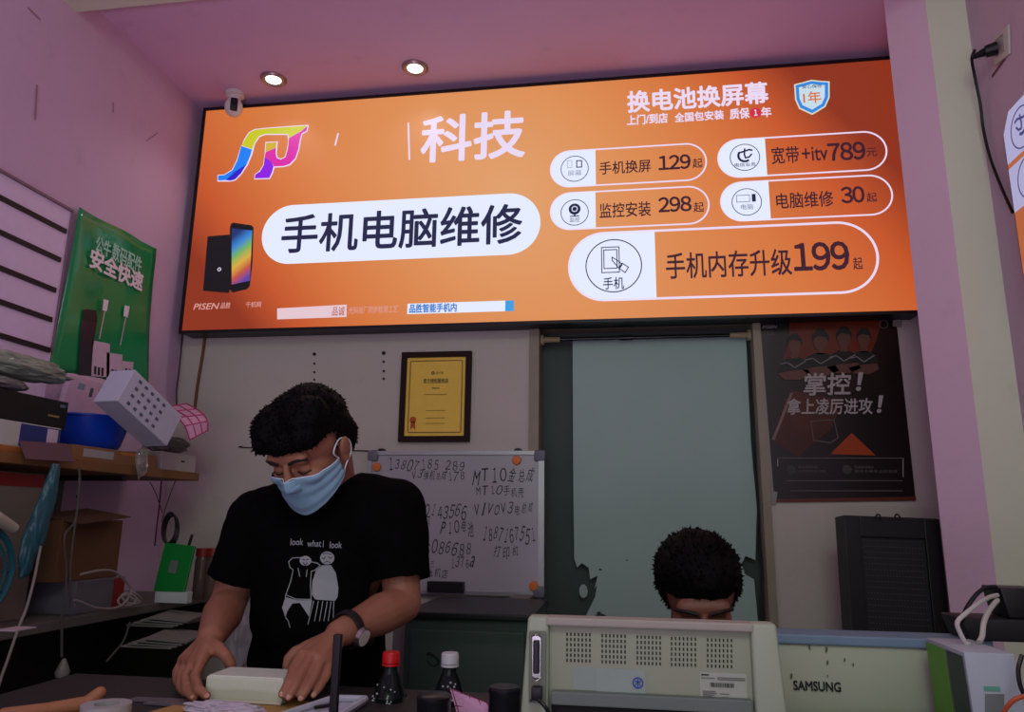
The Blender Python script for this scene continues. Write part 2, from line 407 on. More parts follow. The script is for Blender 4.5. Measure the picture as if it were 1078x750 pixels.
c = SP.uv(795.5,119); dd = polys(SP, [circ(c[0], c[1], .021)], 'red_dot', glow('sign_red', 'd02840'), sign, 1)
text(SP, [('1', (c[0]-.006, c[0]+.006, c[1]-.013, c[1]+.013))], 'dot_numeral', gw, dd, 2, px=False, offset=.03)
sh = lambda k: [(854+(x-854)*k, 102+(y-102)*k) for x, y in [(837,90),(845,88),(854,85.5),(863,86.5),(872,87),(872,103),(868,112),(855,120),(842,114),(838,105)]]
sd = polys(SP, [sh(1.07)], 'shield', glow('shield_rim', 'd8d8c0'), sign, 1, True)
polys(SP, [sh(.98)], 'shield_blue', glow('shield_blue', '2d86e0'), sd, 2, True); polys(SP, [sh(.78)], 'shield_centre', glow('shield_centre', 'c5dbe8'), sd, 3, True)
text(SP, [('1年',(845,103),(864,102),(860,96.5),(846,110))], 'shield_lettering', glow('shield_orange', 'd8733c'), sd, 4, offset=.02)
text(SP, [('安心保修',(844,92),(865,92),(860,89.5),(848,94))], 'shield_caption', gn, sd, 4, offset=.01)
# icons
def icon(parent, c, segs, w, name='icon', m=None):
    out = []
    for s in segs: out += stroke([(c[0]+x, c[1]+z) for x, z in s], w)
    return polys(SP, out, name, m or gn, parent, 2)
k = ra
icon(pa, ca, [[(-.5*k,.65*k),(-.2*k,.65*k),(-.2*k,.1*k),(-.5*k,.1*k),(-.5*k,.65*k)]], .0018, 'screen_icon', glow('icon_grey', '8a90a8'))
icon(pa, ca, [[(.15*k,.6*k),(.5*k,.6*k),(.5*k,.1*k),(.15*k,.1*k),(.15*k,.6*k)]], .004, 'handset_icon')
text(SP, [('屏幕', (ca[0]-.5*k, ca[0]+.5*k, ca[1]-.55*k, ca[1]-.12*k))], 'icon_caption', glow('icon_grey', '8a90a8'), pa, 2, px=False, offset=.005)
cam_ic = polys(SP, [circ(cb[0], cb[1]+.25*k, .42*k, 24)], 'camera_icon', gn, pb, 2); polys(SP, ring(circ(cb[0], cb[1]+.25*k, .22*k, 20), .003), 'camera_icon_ring', gw, cam_ic, 3)
polys(SP, stroke([(cb[0], cb[1]), (cb[0], cb[1]-.28*k)], .006)+stroke([(cb[0]-.3*k, cb[1]-.28*k), (cb[0]+.3*k, cb[1]-.28*k)], .004), 'camera_icon_foot', gn, pb, 2)
text(SP, [('监控', (cb[0]-.35*k, cb[0]+.35*k, cb[1]-.72*k, cb[1]-.38*k))], 'icon_caption', gn, pb, 2, px=False, offset=.005)
k = rc
def arcp(cx, cz, r, a0, a1, n=14): return [(cx+r*math.cos(math.radians(a0+(a1-a0)*i/n)), cz+r*math.sin(math.radians(a0+(a1-a0)*i/n))) for i in range(n+1)]
def telecom(pl, c, k, par, layer=2, m=None):
    s = stroke([(c[0]+x*k, c[1]+z*k) for x, z in arcp(.0, .12, .42, 150, 300)], .15*k)+stroke([(c[0]+x*k, c[1]+z*k) for x, z in [(-.4,.35),(-.1,.42),(.3,.55),(.5,.5)]], .12*k)
    s += stroke([(c[0]+x*k, c[1]+z*k) for x, z in [(.02,.62),(-.02,.2),(.05,-.05),(.28,.0),(.45,.2)]], .11*k)
    polys(pl, s, 'telecom_mark', m or gn, par, layer)
telecom(SP, cc_, k, pc)
text(SP, [('电信业务', (cc_[0]-.7*k, cc_[0]+.7*k, cc_[1]-.68*k, cc_[1]-.4*k))], 'icon_caption', gn, pc, 2, px=False, offset=.01)
icon(pd, cd, [[(-.65*k,.5*k),(.2*k,.5*k),(.2*k,.02*k),(-.65*k,.02*k),(-.65*k,.5*k)]], .0018, 'monitor_icon')
polys(SP, [[(cd[0]+.35*k, cd[1]), (cd[0]+.6*k, cd[1]), (cd[0]+.6*k, cd[1]+.55*k), (cd[0]+.35*k, cd[1]+.55*k)]], 'tower_icon', gn, pd, 2)
text(SP, [('电脑', (cd[0]-.4*k, cd[0]+.4*k, cd[1]-.55*k, cd[1]-.15*k))], 'icon_caption', glow('icon_grey2', '6a7088'), pd, 2, px=False, offset=.005)
k = re_
icon(pe, ce, [[(-.42*k,.7*k),(.2*k,.7*k),(.2*k,-.25*k),(-.42*k,-.25*k),(-.42*k,.7*k)], [(-.34*k,.6*k),(.12*k,.6*k),(.12*k,-.1*k),(-.34*k,-.1*k),(-.34*k,.6*k)]], .0035, 'phone_icon')
icon(pe, ce, [[(-.05*k,.32*k),(.22*k,.12*k),(.3*k,.02*k),(.2*k,-.12*k),(-.05*k,.2*k),(-.05*k,.32*k)], [(.3*k,.08*k),(.52*k,-.08*k),(.4*k,-.28*k),(.18*k,-.1*k),(.3*k,.08*k)]], .0035, 'hand_icon')
text(SP, [('手机',(635,300),(657,298),(650,292),(642,305))], 'icon_caption', gn, pe, 2, offset=.012)
# phones printed at the lower left
c1 = lambda pts: opoly(pts, 2.5, 190, 60)
bp_ = polys(SP, [c1([(72,473),(130,468),(132,600),(128,622),(60,616)])], 'printed_phone_back', glow('print_black', '0b0b12'), sign, 1, True)
fp = polys(SP, [c1([(134,440),(140,437),(188,444),(193,450),(190,545),(183,604),(176,612),(138,621),(130,612),(131,450)])], 'printed_phone_front', glow('print_black', '0b0b12'), sign, 2, True)
mm = bpy.data.materials.new('phone_screen_print'); mm.use_nodes = True; n_ = mm.node_tree
b2 = n_.nodes['Principled BSDF']; b2.inputs['Base Color'].default_value = (.02, .02, .02, 1)
t2 = n_.nodes.new('ShaderNodeTexCoord'); s2 = n_.nodes.new('ShaderNodeSeparateXYZ'); n_.links.new(t2.outputs['Generated'], s2.inputs[0])
r2 = n_.nodes.new('ShaderNodeValToRGB'); ee = r2.color_ramp.elements; ee[0].color = (*lin('5a3fa0'), 1); ee[1].color = (*lin('14306e'), 1)
for p_, c_ in ((.2, 'c0503c'), (.4, 'd8a83c'), (.6, '6fae5c'), (.8, '2f7fd0')):
    e_ = ee.new(p_); e_.color = (*lin(c_), 1)
ad = n_.nodes.new('ShaderNodeMath'); ad.operation = 'MULTIPLY_ADD'; ad.inputs[1].default_value = -.35
n_.links.new(s2.outputs['X'], ad.inputs[0]); n_.links.new(s2.outputs['Z'], ad.inputs[2])
a2 = n_.nodes.new('ShaderNodeMath'); a2.inputs[1].default_value = .2; n_.links.new(ad.outputs[0], a2.inputs[0])
n_.links.new(a2.outputs[0], r2.inputs[0]); n_.links.new(r2.outputs[0], b2.inputs['Emission Color']); b2.inputs['Emission Strength'].default_value = SIGN_STR
polys(SP, [c1([(136,452),(190,458),(184,590),(136,600)])], 'phone_screen', mm, fp, 3, True)
c = SP.uv(190+103/2.5, 60+560/2.5); polys(SP, ring(circ(c[0], c[1], .008, 16), .003), 'phone_logo', glil, bp_, 2)
pl_ = glow('sign_faint_pink', 'd99a92')
text(SP, [('PISEN',(204,322),(231,322),(231,319),(204,326.5)),('品胜',(232,322),(243,322),(243,318.5),(232,325)),], 'footer_brand_lettering', pl_, sign, 1, offset=.012, shear=.2)
text(SP, [('千机网',(259,320),(275,320),(275,317.5),(259,324))], 'footer_shop_lettering', pl_, sign, 1, offset=.012)
lb = polys(SP, [[SP.uv(292,325), SP.uv(365,321), SP.uv(365,334), SP.uv(292,336.5)]], 'white_label', glow('sign_label_white', 'e4c6cf'), sign, 1)
text(SP, [('品诚',(350,328),(363,328),(363,323),(350,333))], 'label_lettering', glow('label_red', 'b0604a'), lb, 2, offset=.015)
text(SP, [('光科技厂同步检测工艺',(367,327),(419,325),(419,321.5),(367,331))], 'footer_lettering', pl_, sign, 1, offset=.01)
R = SP.rect((429,325),(541,322),(541,316.5),(429,331)); xm = SP.uv(532,322)[0]
lb = polys(SP, [[(R[0],R[2]),(xm,R[2]),(xm,R[3]),(R[0],R[3])]], 'blue_label', gw, sign, 1)
polys(SP, [[(xm,R[2]),(R[1],R[2]),(R[1],R[3]),(xm,R[3])]], 'label_end', glow('label_blue', '3a9be0'), lb, 1)
text(SP, [('品胜智能手机内',(431,325),(481,322),(481,319),(431,330))], 'label_lettering', glow('label_blue2', '1f6fc8'), lb, 2, offset=.03)
# ------------------------------------------------------------------ downlights, security camera, ceiling
chrome = mat('brushed_chrome', 'b8b4b2', .3, .9); whitep = mat('white_plastic', 'd6d6d2', .4); blackp = mat('black_plastic', '121214', .4)
def downlight(x, y, label):
    p = at(2, ZC, x, y)
    t = thing('ceiling_downlight', p, label, 'downlight', 'round recessed ceiling lights')
    MB().lathe(p, [(.030, -.004), (.036, -.010), (.046, -.012), (.052, -.006), (.053, 0), (.030, 0)], 32).build('trim_ring', mat('bronze_ring', 'a08a86', .35, .7), t, True)
    MB().lathe(p-Vector((0, 0, .0065)), [(.0, -.004), (.020, -.003), (.030, 0), (.030, .005), (0, .005)], 28).build('lamp', glow('lamp_glow', 'fff4e8', 6), t, True)
    l = bpy.data.lights.new('downlight_beam', 'SPOT'); l.energy = 4.5; l.spot_size = 2.2; l.spot_blend = .8; l.color = (1, .9, .85); l.shadow_soft_size = .03
    lo = bpy.data.objects.new('downlight_beam', l); lo.location = p-Vector((0, 0, .03)); COL.objects.link(lo); lo.parent = t; lo.matrix_parent_inverse = WM(t).inverted()
downlight(288, 83, 'small round lit ceiling light above the left of the orange sign, nearest the security camera')
downlight(437, 71, 'small round lit ceiling light near the middle of the sign, farther from the security camera')
p = at(1, 2.645, 243, 97); p.z = ZC
t = thing('security_camera', p, 'small white dome camera with black lens hanging under the ceiling corner', 'security camera')
c = A(246, 113, 2.645); p.x = c.x
MB().lathe(p, [(.03, -.018), (.038, -.014), (.040, 0), (0, 0)], 28).cyl(c, p-Vector((0, 0, .01)), .022, .028).build('mount', whitep, t, True)
MB().ell(c, (.037, .037, .043), n=32).build('body', whitep, t, True)
d = (CAM-c).normalized(); d.z = -.1; d.normalize()
rot = d.to_track_quat('Y', 'Z').to_matrix()
MB().box(c+d*.022, (.030, .040, .055), rot, .008).build('lens_panel', blackp, t, True)
MB().cyl(c+d*.041, c+d*.044, .007).build('lens', mat('lens_glass', '20242c', .1, .2), t, True)
# ------------------------------------------------------------------ left wall: slat panel and green poster
LP = Plane(0, XL+.012, (1, 0, 0))
y1, ztop = LP.uv(76, 222)
panel = thing('slatwall_panel', (XL, 1.6, 1.5), 'pinkish white display panel with dark horizontal slots on left wall', 'display panel')
zb = LP.uv(60, 372)[1]
MB().bb(XL+.001, XL+.012, .75, y1, zb-.15, ztop).build('board', mat('slat_panel_white', 'd2c0dc', .5), panel)
sl = []
for (a, b_) in (((0,208),(69,244)), ((0,245),(63,274)), ((0,281),(58,306)), ((0,314),(54,337)), ((0,352),(52,369))):
    z = LP.uv(*b_)[1]; ye = LP.uv(*b_)[0]
    MB().bb(XL+.0122, XL+.017, .78, ye, z-.008, z+.008).build('slot', mat('dark_slot', '1c1218', .6), panel)
MB().bb(XL+.012, XL+.020, .75, y1, ztop-.006, ztop+.002).bb(XL+.012, XL+.018, y1-.004, y1, zb, ztop).build('edge_strip', mat('dusty_trim', '7c6470', .5), panel)
for z in (LP.uv(20, 320)[1], LP.uv(30, 358)[1]):
    o = MB().tube([(XL+.015, 1.62, z), (XL+.05, 1.63, z-.004), (XL+.10, 1.66, z+.004), (XL+.11, 1.66, z+.018)], .003).build('peg_hook', mat('steel_dark', '4a4448', .35, .8))
    tag(o, 'small metal peg hook in %s slot of the panel' % ('an upper' if z > 1.9 else 'the lowest'), 'hook')
# poster (slightly curled sheet)
GP = Plane(0, XL+.02, (1, 0, 0))
corners = [GP.uv(*q) for q in ((85,218),(167,262),(155,410),(55,392))]
def gsurf(u, v):
    a, b_, c_, d_ = corners
    yy = (1-u)*((1-v)*d_[0]+v*a[0])+u*((1-v)*c_[0]+v*b_[0]); zz = (1-u)*((1-v)*d_[1]+v*a[1])+u*((1-v)*c_[1]+v*b_[1])
    return yy, zz
po = thing('green_poster', (XL, 2.0, corners[3][1]), 'green advertising poster with white lettering and charger pictures on left wall', 'poster')
mg = mat('poster_green', '0f8a4e', .28, var=.1, scale=6, coat=.3)
mb = MB(); mb.grid(lambda u, v: (XL+.006+.010*math.sin(u*5+v*2)**2+.02*max(0, u-.8)*max(0, .4-v)*5, *gsurf(u, v)), 16, 16)
g = mb.build('sheet', mg, po, True); s_ = g.modifiers.new('s', 'SOLIDIFY'); s_.thickness = .0015
GPP = Plane(0, XL+.020, (1, 0, 0))
wprint = mat('poster_white_print', 'e6dee6', .5)
text(GPP, [('公牛', (99,268),(115,275),(107,250),(107,268)), ('数码配件', (117,272),(148,285),(130,261),(130,280))], 'caption_lettering', mat('poster_pale_print', '9fd8c0', .5), po, 1, offset=.02)
text(GPP, [('安全快速', (94,275),(150,300),(120,272),(120,294))], 'headline_lettering', wprint, po, 1, offset=.035)
def lit(pts, name, m, layer=1): return polys(GPP, [pts], name, m, po, layer, True)
c2 = lambda pts: opoly(pts, 3.125, 0, 160)
lit(c2([(255,735),(262,590),(270,550),(290,530),(312,535),(318,560),(305,640),(298,738)]), 'charger_picture', mat('print_gunmetal', '3c3640', .3, .4))
lit(c2([(272,520),(288,518),(315,522),(318,560),(272,552)]), 'charger_top_picture', mat('print_dark', '26222a', .4), 2)
for q, nm in (([(302,620),(360,632),(358,742),(300,738)], 'adapter_picture'), ([(350,660),(402,668),(398,748),(348,744)], 'small_adapter_picture'), ([(400,688),(438,692),(432,745),(398,745)], 'dark_adapter_picture')):
    lit(c2(q), nm, mat('print_lilac', 'c8b4c8', .5))
sl = []
for x, y in ((308,705),(320,708),(332,710),(365,715),(375,717),(410,712),(422,714)):
    sl.append(c2([(x,y),(x+7,y+1),(x+6,y+28),(x-1,y+27)]))
polys(GPP, sl, 'socket_holes_picture', mat('print_dark', '26222a', .4), po, 2, True)
for x, y, n_ in ((346,485,'white_plug_picture'), (415,505,'pink_plug_picture')):
    lit(c2([(x-6,y),(x+10,y+4),(x+4,y+40),(x-10,y+36)]), n_, wprint)
    polys(GPP, stroke([GPP.uv(*c2([(x-2,y+38)])[0]), GPP.uv(*c2([(x-20,y+130)])[0])], .004), 'cable_picture', mat('print_lilac', 'c8b4c8', .5), po)
lit(c2([(232,728),(330,745),(430,780),(440,800),(330,775),(232,740)]), 'ledge_picture', mat('print_lilac', 'c8b4c8', .5), 1)
# scuffs and hooks on the left wall
for q, w_, lab in (((42,90,40,125), .006, 'long upright scrap of old tape high on left wall'), ((122,108,122,118), .004, 'short upright tape scrap on left wall nearest the ceiling edge'), ((33,8,45,20), .005, 'slanting brown tape scrap at the very top of left wall'), ((157,148,168,140), .003, 'faint thin tape scrap on left wall nearest the sign')):
    o = polys(Plane(0, XL+.001, (1,0,0)), stroke([LP.uv(q[0],q[1]), LP.uv(q[2],q[3])], w_), 'tape_scrap', mat('old_tape', '9a7a76', .6), None)
    tag(o, lab, 'tape')
# ------------------------------------------------------------------ left shelving
wood = mat('raw_wood', '7c5832', .6, var=.2, scale=12); XS = -1.53
zsh = at(0, XS, 205, 498)[2]; ysh = at(0, XS, 210, 500)[1]
t = thing('wall_shelf', (XL, 2.0, zsh-.03), 'long light wood shelf cluttered with boxes along left wall', 'shelf')
MB().bb(XL+.001, XS, 1.0, ysh, zsh-.028, zsh, .002).build('board', wood, t)
for y in (1.55, 2.2):
    MB().bb(XL+.001, XL+.02, y-.012, y+.012, zsh-.2, zsh-.029).bb(XL+.001, XS-.06, y-.012, y+.012, zsh-.045, zsh-.029).build('bracket', mat('steel_dark', '4a4448', .35, .8), t)
zl = at(0, XS+.05, 150, 638)[2]
t = thing('lower_counter', (XL, 2.0, 0), 'dark narrow counter with grey edge below the wood shelf at left', 'counter')
XLC = XS+.05
MB().bb(XL+.001, XLC, .9, ysh+.1, zl-.025, zl, .002).build('top', mat('grey_laminate', '5a5650', .5), t)
MB().bb(XL+.001, XL+.30, .9, 1.35, .0, zl-.026).build('cabinet_body', mat('dark_grey_panel', '34343a', .5), t)
MB().bb(XL+.001, XL+.02, 1.35, ysh+.1, .3, zl-.026).bb(XL+.02, XLC-.03, 1.35, ysh+.1, .55, .57).bb(XL+.02, XLC-.03, ysh+.08, ysh+.1, .0, zl-.026).build('inner_shelf', mat('dark_wood_panel', '2a2622', .6), t)
card = mat('cardboard', '5c4028', .8, var=.12, scale=18); cardd = mat('dark_cardboard', '4a3422', .8, scale=15)  # browns darkened to stand for the shade under the shelf
def pbox(px0, py0, px1, py1, X, depth, name, m, label, cat, group=None, rz=0, base=None, bev=.002, noparts=False):
    """a box whose long face looks towards +X; face spans the photo rectangle on plane X"""
    a = at(0, X, px0, py1); b_ = at(0, X, px1, py0); c_ = at(0, X, px0, py0)
    z0 = base if base is not None else min(a.z, b_.z); z1 = c_.z if c_.z < b_.z+.05 else b_.z
    L_ = b_.y-a.y; hgt = max(.01, z1-z0)
    o = bpy.data.objects.new(name, None)
    return (a.y+b_.y)/2, (z0+z1)/2, L_, hgt, z0
def fbox(name, x0, x1, Y, depth, z0, z1, m, rz=0, parent=None, bev=.002, rx=0, ry=0):
    """box with its front face near plane Y; x0..x1 across"""
    mb = MB(); c_ = Vector(((x0+x1)/2, Y+depth/2, (z0+z1)/2))
    mb.box(c_, (x1-x0, depth, z1-z0), Euler((rx, ry, rz)), bev); return mb.build(name, m, parent)
def sb(px, py, X): return at(0, X, px, py)
# boxes standing on the wood shelf (positions along the shelf found on its front plane)
def shelfbox(pxa, pxb, ztop_px, X, dep, name, m, base=None, parent=None, rz=0, bev=.002):
    ya, yb = sb(pxa, 470, X).y, sb(pxb, 470, X).y
    z1 = sb((pxa+pxb)/2, ztop_px, X).z; z0 = zsh+.0005 if base is None else base
    mb = MB(); mb.box((X-dep/2, (ya+yb)/2, (z0+z1)/2), (dep, yb-ya, z1-z0), Euler((0, 0, rz)), bev); o = mb.build(name, m, parent)
    return o, ya, yb, z0, z1
t = thing('small_carton', (XS-.1, 2.4, zsh), 'small pale grey carton at the far end of the wood shelf', 'box')
o, ya, yb, z0, z1 = shelfbox(172, 208, 478, XS-.015, .16, 'carton_body', mat('pale_grey_card', 'a8a6a0', .6), parent=t)
MB().box((XS-.0145, (ya+yb)/2+.02, (z0+z1)/2+.005), (.002, .02, .006)).build('printed_mark', blackp, t)
zc0 = z1
t = thing('flat_carton', (XS-.1, 2.1, zsh), 'flat brown cardboard carton with a grey label under the white printed box', 'box')
o, ya, yb, z0, z1 = shelfbox(78, 166, 474, XS-.02, .2, 'carton_body', mat('tan_cardboard', '8e6a44', .75), parent=t)
MB().bb(XS-.0205, XS-.0185, ya+.04, ya+.17, z0+.012, z1-.008).build('label_sticker', mat('pale_grey_card', 'a8a6a0', .6), t)
MB().bb(XS-.0205, XS-.019, ya+.2, ya+.3, z1-.012, z1-.004).build('orange_tape', mat('orange_tape', 'c07a34', .4), t)
zfc = z1
# blue basin
yc = (sb(62,455,XS-.1).y+sb(150,455,XS-.1).y)/2
t = thing('blue_basin', (XS-.11, yc, zfc), 'round bright blue plastic basin standing on the flat carton', 'basin')
hb = .10
MB().lathe((XS-.16, yc, zfc+.001), [(.0, 0), (.088, 0), (.100, .02), (.122, hb), (.130, hb), (.130, hb+.005), (.118, hb+.003), (.095, .022), (.085, .006), (0, .006)], 40).build('bowl', mat('blue_plastic', '0c3fb8', .35), t, True)
MB().cyl((XS-.028, yc-.03, zfc+hb-.012), (XS-.028, yc+.03, zfc+hb-.012), .007).build('grip', mat('blue_plastic', '0c3fb8', .35), t, True)
# white printed box, tilted, leaning on the basin
ctr = sb(147, 431, XS+.045)
t = thing('printed_white_box', ctr, 'tilted white cardboard box printed with rows of small grey marks', 'box')
rot = Euler((math.radians(-27), 0, math.radians(-8))).to_matrix()
MB().box(ctr, (.09, .245, .115), rot, .003).build('box_body', mat('bluish_white_card', 'b8bcca', .5), t)
mb = MB()
for r_ in range(4):
    for c_ in range(5):
        q = ctr+rot@Vector((.0462, -.085+c_*.030, .038-r_*.026)); mb.box(q, (.002, .012, .008), rot)
mb.build('printed_marks', mat('print_slate', '565a6c', .6), t)
MB().box(ctr+rot@Vector((0, .1232, 0)), (.084, .001, .108), rot).build('end_flap', mat('lilac_grey_card', '8f8494', .6), t)
# pink checked sheet curled over clear packing at the shelf end
cpk = sb(196, 445, XS-.02)
t = thing('checked_sheet', cpk, 'curled pink sheet with red grid lines draped at shelf end', 'sheet')
ROWS = [((169,430),(196,425),2.50,2.56), ((176,434),(207,431),2.42,2.50), ((187,440),(215,437),2.36,2.44), ((195,449),(219,444),2.33,2.41), ((200,464),(219,454),2.33,2.41)]
def pk(u, v):
    k_ = min(3, int(u*4)); f_ = u*4-k_; f_ = f_
    a = [A(*ROWS[i][0], ROWS[i][2]).lerp(A(*ROWS[i][1], ROWS[i][3]), v) for i in (k_, k_+1)]
    return a[0].lerp(a[1], f_)
pkm = mat('pink_sheet', 'c89cb8', .5)
g = MB().grid(lambda u, v: pk(u, v), 16, 6).build('sheet', pkm, t, True); g.modifiers.new('s', 'SOLIDIFY').thickness = .002
mb = MB()
for i in range(5):
    mb.tube([pk(i/4*.98+.01, v/6)+Vector((0, 0, .001)) for v in range(7)], .0022, 5, 2)
for j in range(4):
    mb.tube([pk(u/10, j/3)+Vector((0, 0, .001)) for u in range(11)], .0022, 5, 2)
mb.build('grid_lines', mat('crimson_print', 'b03066', .5), t)
def crumple(name, c_, r, m, seed, label=None, cat=None, sub=3, amp=.25, parent=None, flat=None):
    bm = bmesh.new(); bmesh.ops.create_icosphere(bm, subdivisions=sub, radius=1)
    for v in bm.verts:
        n = noise.noise(v.co*2.1+Vector((seed, 0, 0)))*.6+noise.noise(v.co*5+Vector((0, seed, 0)))*.5
        v.co *= 1+amp*n*1.6; v.co = Vector((v.co.x*r[0], v.co.y*r[1], v.co.z*r[2]))+Vector(c_)
        if flat is not None: v.co.z = max(v.co.z, flat)
    me = bpy.data.meshes.new(name); bm.to_mesh(me); bm.free(); o = mkobj(name, me, m, parent)
    if label: tag(o, label, cat)
    return o
crumple('plastic_wrap', (XS-.08, cpk.y-.01, zc0+.03), (.07, .075, .032), mat('clear_dusty_plastic', '55554e', .2, alpha=.75), 3, 'crumpled dark clear plastic packing on top of the small grey carton', 'packing', flat=zc0+.001)
crumple('foil_wrap', (XS+.012, sb(148,470,XS).y, zfc-.028), (.012, .025, .05), mat('clear_film', 'a8a8a0', .08, .5, alpha=.55), 5, 'crumpled clear shiny film hanging over the shelf edge below white box', 'packing', amp=.4)
# left cluster: boxes nearer the viewer
t = thing('orange_carton', (XS-.1, 1.6, zsh), 'orange brown carton with open purple-brown flap at near end of shelf', 'carton')
o, ya, yb, z0, z1 = shelfbox(-30, 62, 470, XS-.01, .22, 'carton_body', mat('orange_card', 'a0622c', .7), parent=t)
fa = [sb(20,465,XS+.0), sb(70,468,XS+.0), sb(78,487,XS+.03), sb(27,484,XS+.03)]
mb = MB(); vs = [mb.bm.verts.new(q) for q in fa]; mb.bm.faces.new(vs); g = mb.build('flap', mat('purple_brown_card', '5c3e48', .7), t); g.modifiers.new('s', 'SOLIDIFY').thickness = .003
zo = z1
t = thing('blue_white_box', (XS-.1, 1.7, zo), 'white and dark blue product box with small white label, on orange carton', 'box')
o, ya, yb, z0, z1 = shelfbox(-25, 62, 444, XS-.02, .17, 'box_body', mat('white_card', 'b4b8b0', .5), base=zo+.0005, parent=t)
ybl = sb(21, 455, XS-.02).y
MB().bb(XS-.0215, XS-.0185, ybl, yb-.003, z0+.003, z1-.003).build('blue_panel', mat('navy_print', '28346e', .4), t)
MB().bb(XS-.0185, XS-.0175, yb-.05, yb-.012, z0+.006, z1-.006).build('label_sticker', mat('pink_white_label', 'c4b4c0', .5), t)
zb2 = z1
t = thing('black_box', (XS-.12, 1.7, zb2), 'black product box with faint gold lettering on top of blue box', 'box')
o, ya, yb, z0, z1 = shelfbox(-25, 66, 413, XS-.035, .16, 'box_body', mat('black_card', '101014', .4), base=zb2+.0005, parent=t)
mb = MB(); mb.bb(XS-.0352, XS-.0340, yb-.07, yb-.03, z0+.03, z0+.035).build('lettering', mat('gold_print', '8a7a4a', .4), t)
MB().bb(XS-.0352, XS-.0340, yb-.03, yb-.01, z1-.018, z1-.010).build('sticker', mat('slate_sticker', '5a6a80', .4), t)
zb3 = z1
crumple('grey_bag', (XS-.07, sb(5,410,XS-.05).y, zb3+.018), (.05, .08, .018), mat('grey_film_bag', '6c6c6a', .35), 9, 'grey crumpled plastic bag between green bag and black box', 'bag', amp=.2, flat=zb3+.001)
cgb = sb(20, 386, XS-.05)
crumple('green_bag', (XS-.07, cgb.y+.02, cgb.z+.004), (.05, .17, .034), mat('green_grey_film', '7e8c7c', .3, alpha=.95), 12, 'long grey-green plastic bag lying on top of the left pile', 'bag', sub=4, amp=.16)
cpb = sb(88, 412, XS-.25)
t = thing('blister_package', cpb, 'pink and white plastic package leaning behind the blue basin', 'package')
rot = Euler((0, math.radians(8), math.radians(0))).to_matrix()
MB().box(cpb+Vector((0, .03, -.02)), (.02, .24, .13), rot, .006).build('package_body', mat('pink_white_film', 'cdaec4', .3), t)
for i, (dy, dz) in enumerate(((.02, .0), (.06, -.003), (.1, .0))):
    MB().box(cpb+rot@Vector((.012, dy, dz)), (.003, .014, .03), rot).build('printed_window', mat('slate_print', '4a5260', .5), t)
MB().box(cpb+rot@Vector((.012, -.03, .012)), (.003, .03, .02), rot).build('printed_patch', mat('teal_print', '7a98a0', .5), t)
# wire hanging on the corner, brown conduit on the back wall
BW = Plane(1, YB-.004, (0, -1, 0))
o = MB().tube([A(192,350,YB-.02), A(190,375,YB-.02), A(188,395,YB-.02), A(186,410,YB-.02), A(186,432,YB-.02)], .0025).build('corner_wire', blackp)
tag(o, 'thin black wire running down the back left corner', 'wire')
o = MB().tube([A(217,344,YB-.008), A(213,375,YB-.008), A(208,405,YB-.008), A(205,430,YB-.008)], .006).build('brown_conduit', mat('brown_tube', '6e4a34', .6))
tag(o, 'thin brown slanting tube on the back wall under the sign left end', 'tube')
o = MB().box(A(203,435,YB-.015), (.03, .03, .012)).build('cable_clip', blackp); tag(o, 'small black clip at the foot of the brown tube', 'clip')
# ------------------------------------------------------------------ items under the wood shelf, on the lower counter, colours darkened for shade
def lowbox(pxa, pxb, pyt, X, dep, name, m, parent=None, base=None, rz=0, pyref=600):
    ya, yb = sb(pxa, pyref, X).y, sb(pxb, pyref, X).y; z1 = sb((pxa+pxb)/2, pyt, X).z; z0 = zl+.0005 if base is None else base
    mb = MB(); mb.box((X-dep/2, (ya+yb)/2, (z0+z1)/2), (dep, yb-ya, z1-z0), Euler((0, 0, rz)), .002); o = mb.build(name, m, parent); return o, ya, yb, z0, z1
t = thing('red_white_carton', (XS, 2.0, zl), 'white carton with red end lying under the brown cardboard box', 'box')
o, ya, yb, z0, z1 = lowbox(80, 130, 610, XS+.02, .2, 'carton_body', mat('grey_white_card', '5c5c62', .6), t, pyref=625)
MB().bb(XS+.0195, XS+.0215, yb-.05, yb-.002, z0+.004, z1-.003).build('red_end', mat('dark_red_print', '7a1c1c', .5), t)
t = thing('cardboard_box', (XS-.1, 2.0, z1), 'plain brown cardboard box under the wood shelf beside teal bag', 'box')
o, ya, yb, z0, z1 = lowbox(62, 126, 548, XS, .24, 'box_body', card, t, base=z1+.0005, pyref=580)
g = MB().box((XS-.02, (ya+yb)/2-.02, z1+.012), (.15, (yb-ya)*.8, .003), Euler((.1, .15, 0))).build('flap', cardd, t)
t = thing('white_side_carton', (XS, 1.5, zl+.1), 'pale carton with dark red top edge under near end of the wood shelf', 'box')
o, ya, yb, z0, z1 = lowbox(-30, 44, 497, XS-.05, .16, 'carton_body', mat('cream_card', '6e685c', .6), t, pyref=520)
MB().bb(XS-.0505, XS-.0485, ya, yb, z1-.035, z1-.002).build('red_band', mat('dark_red_print', '7a1c1c', .5), t)
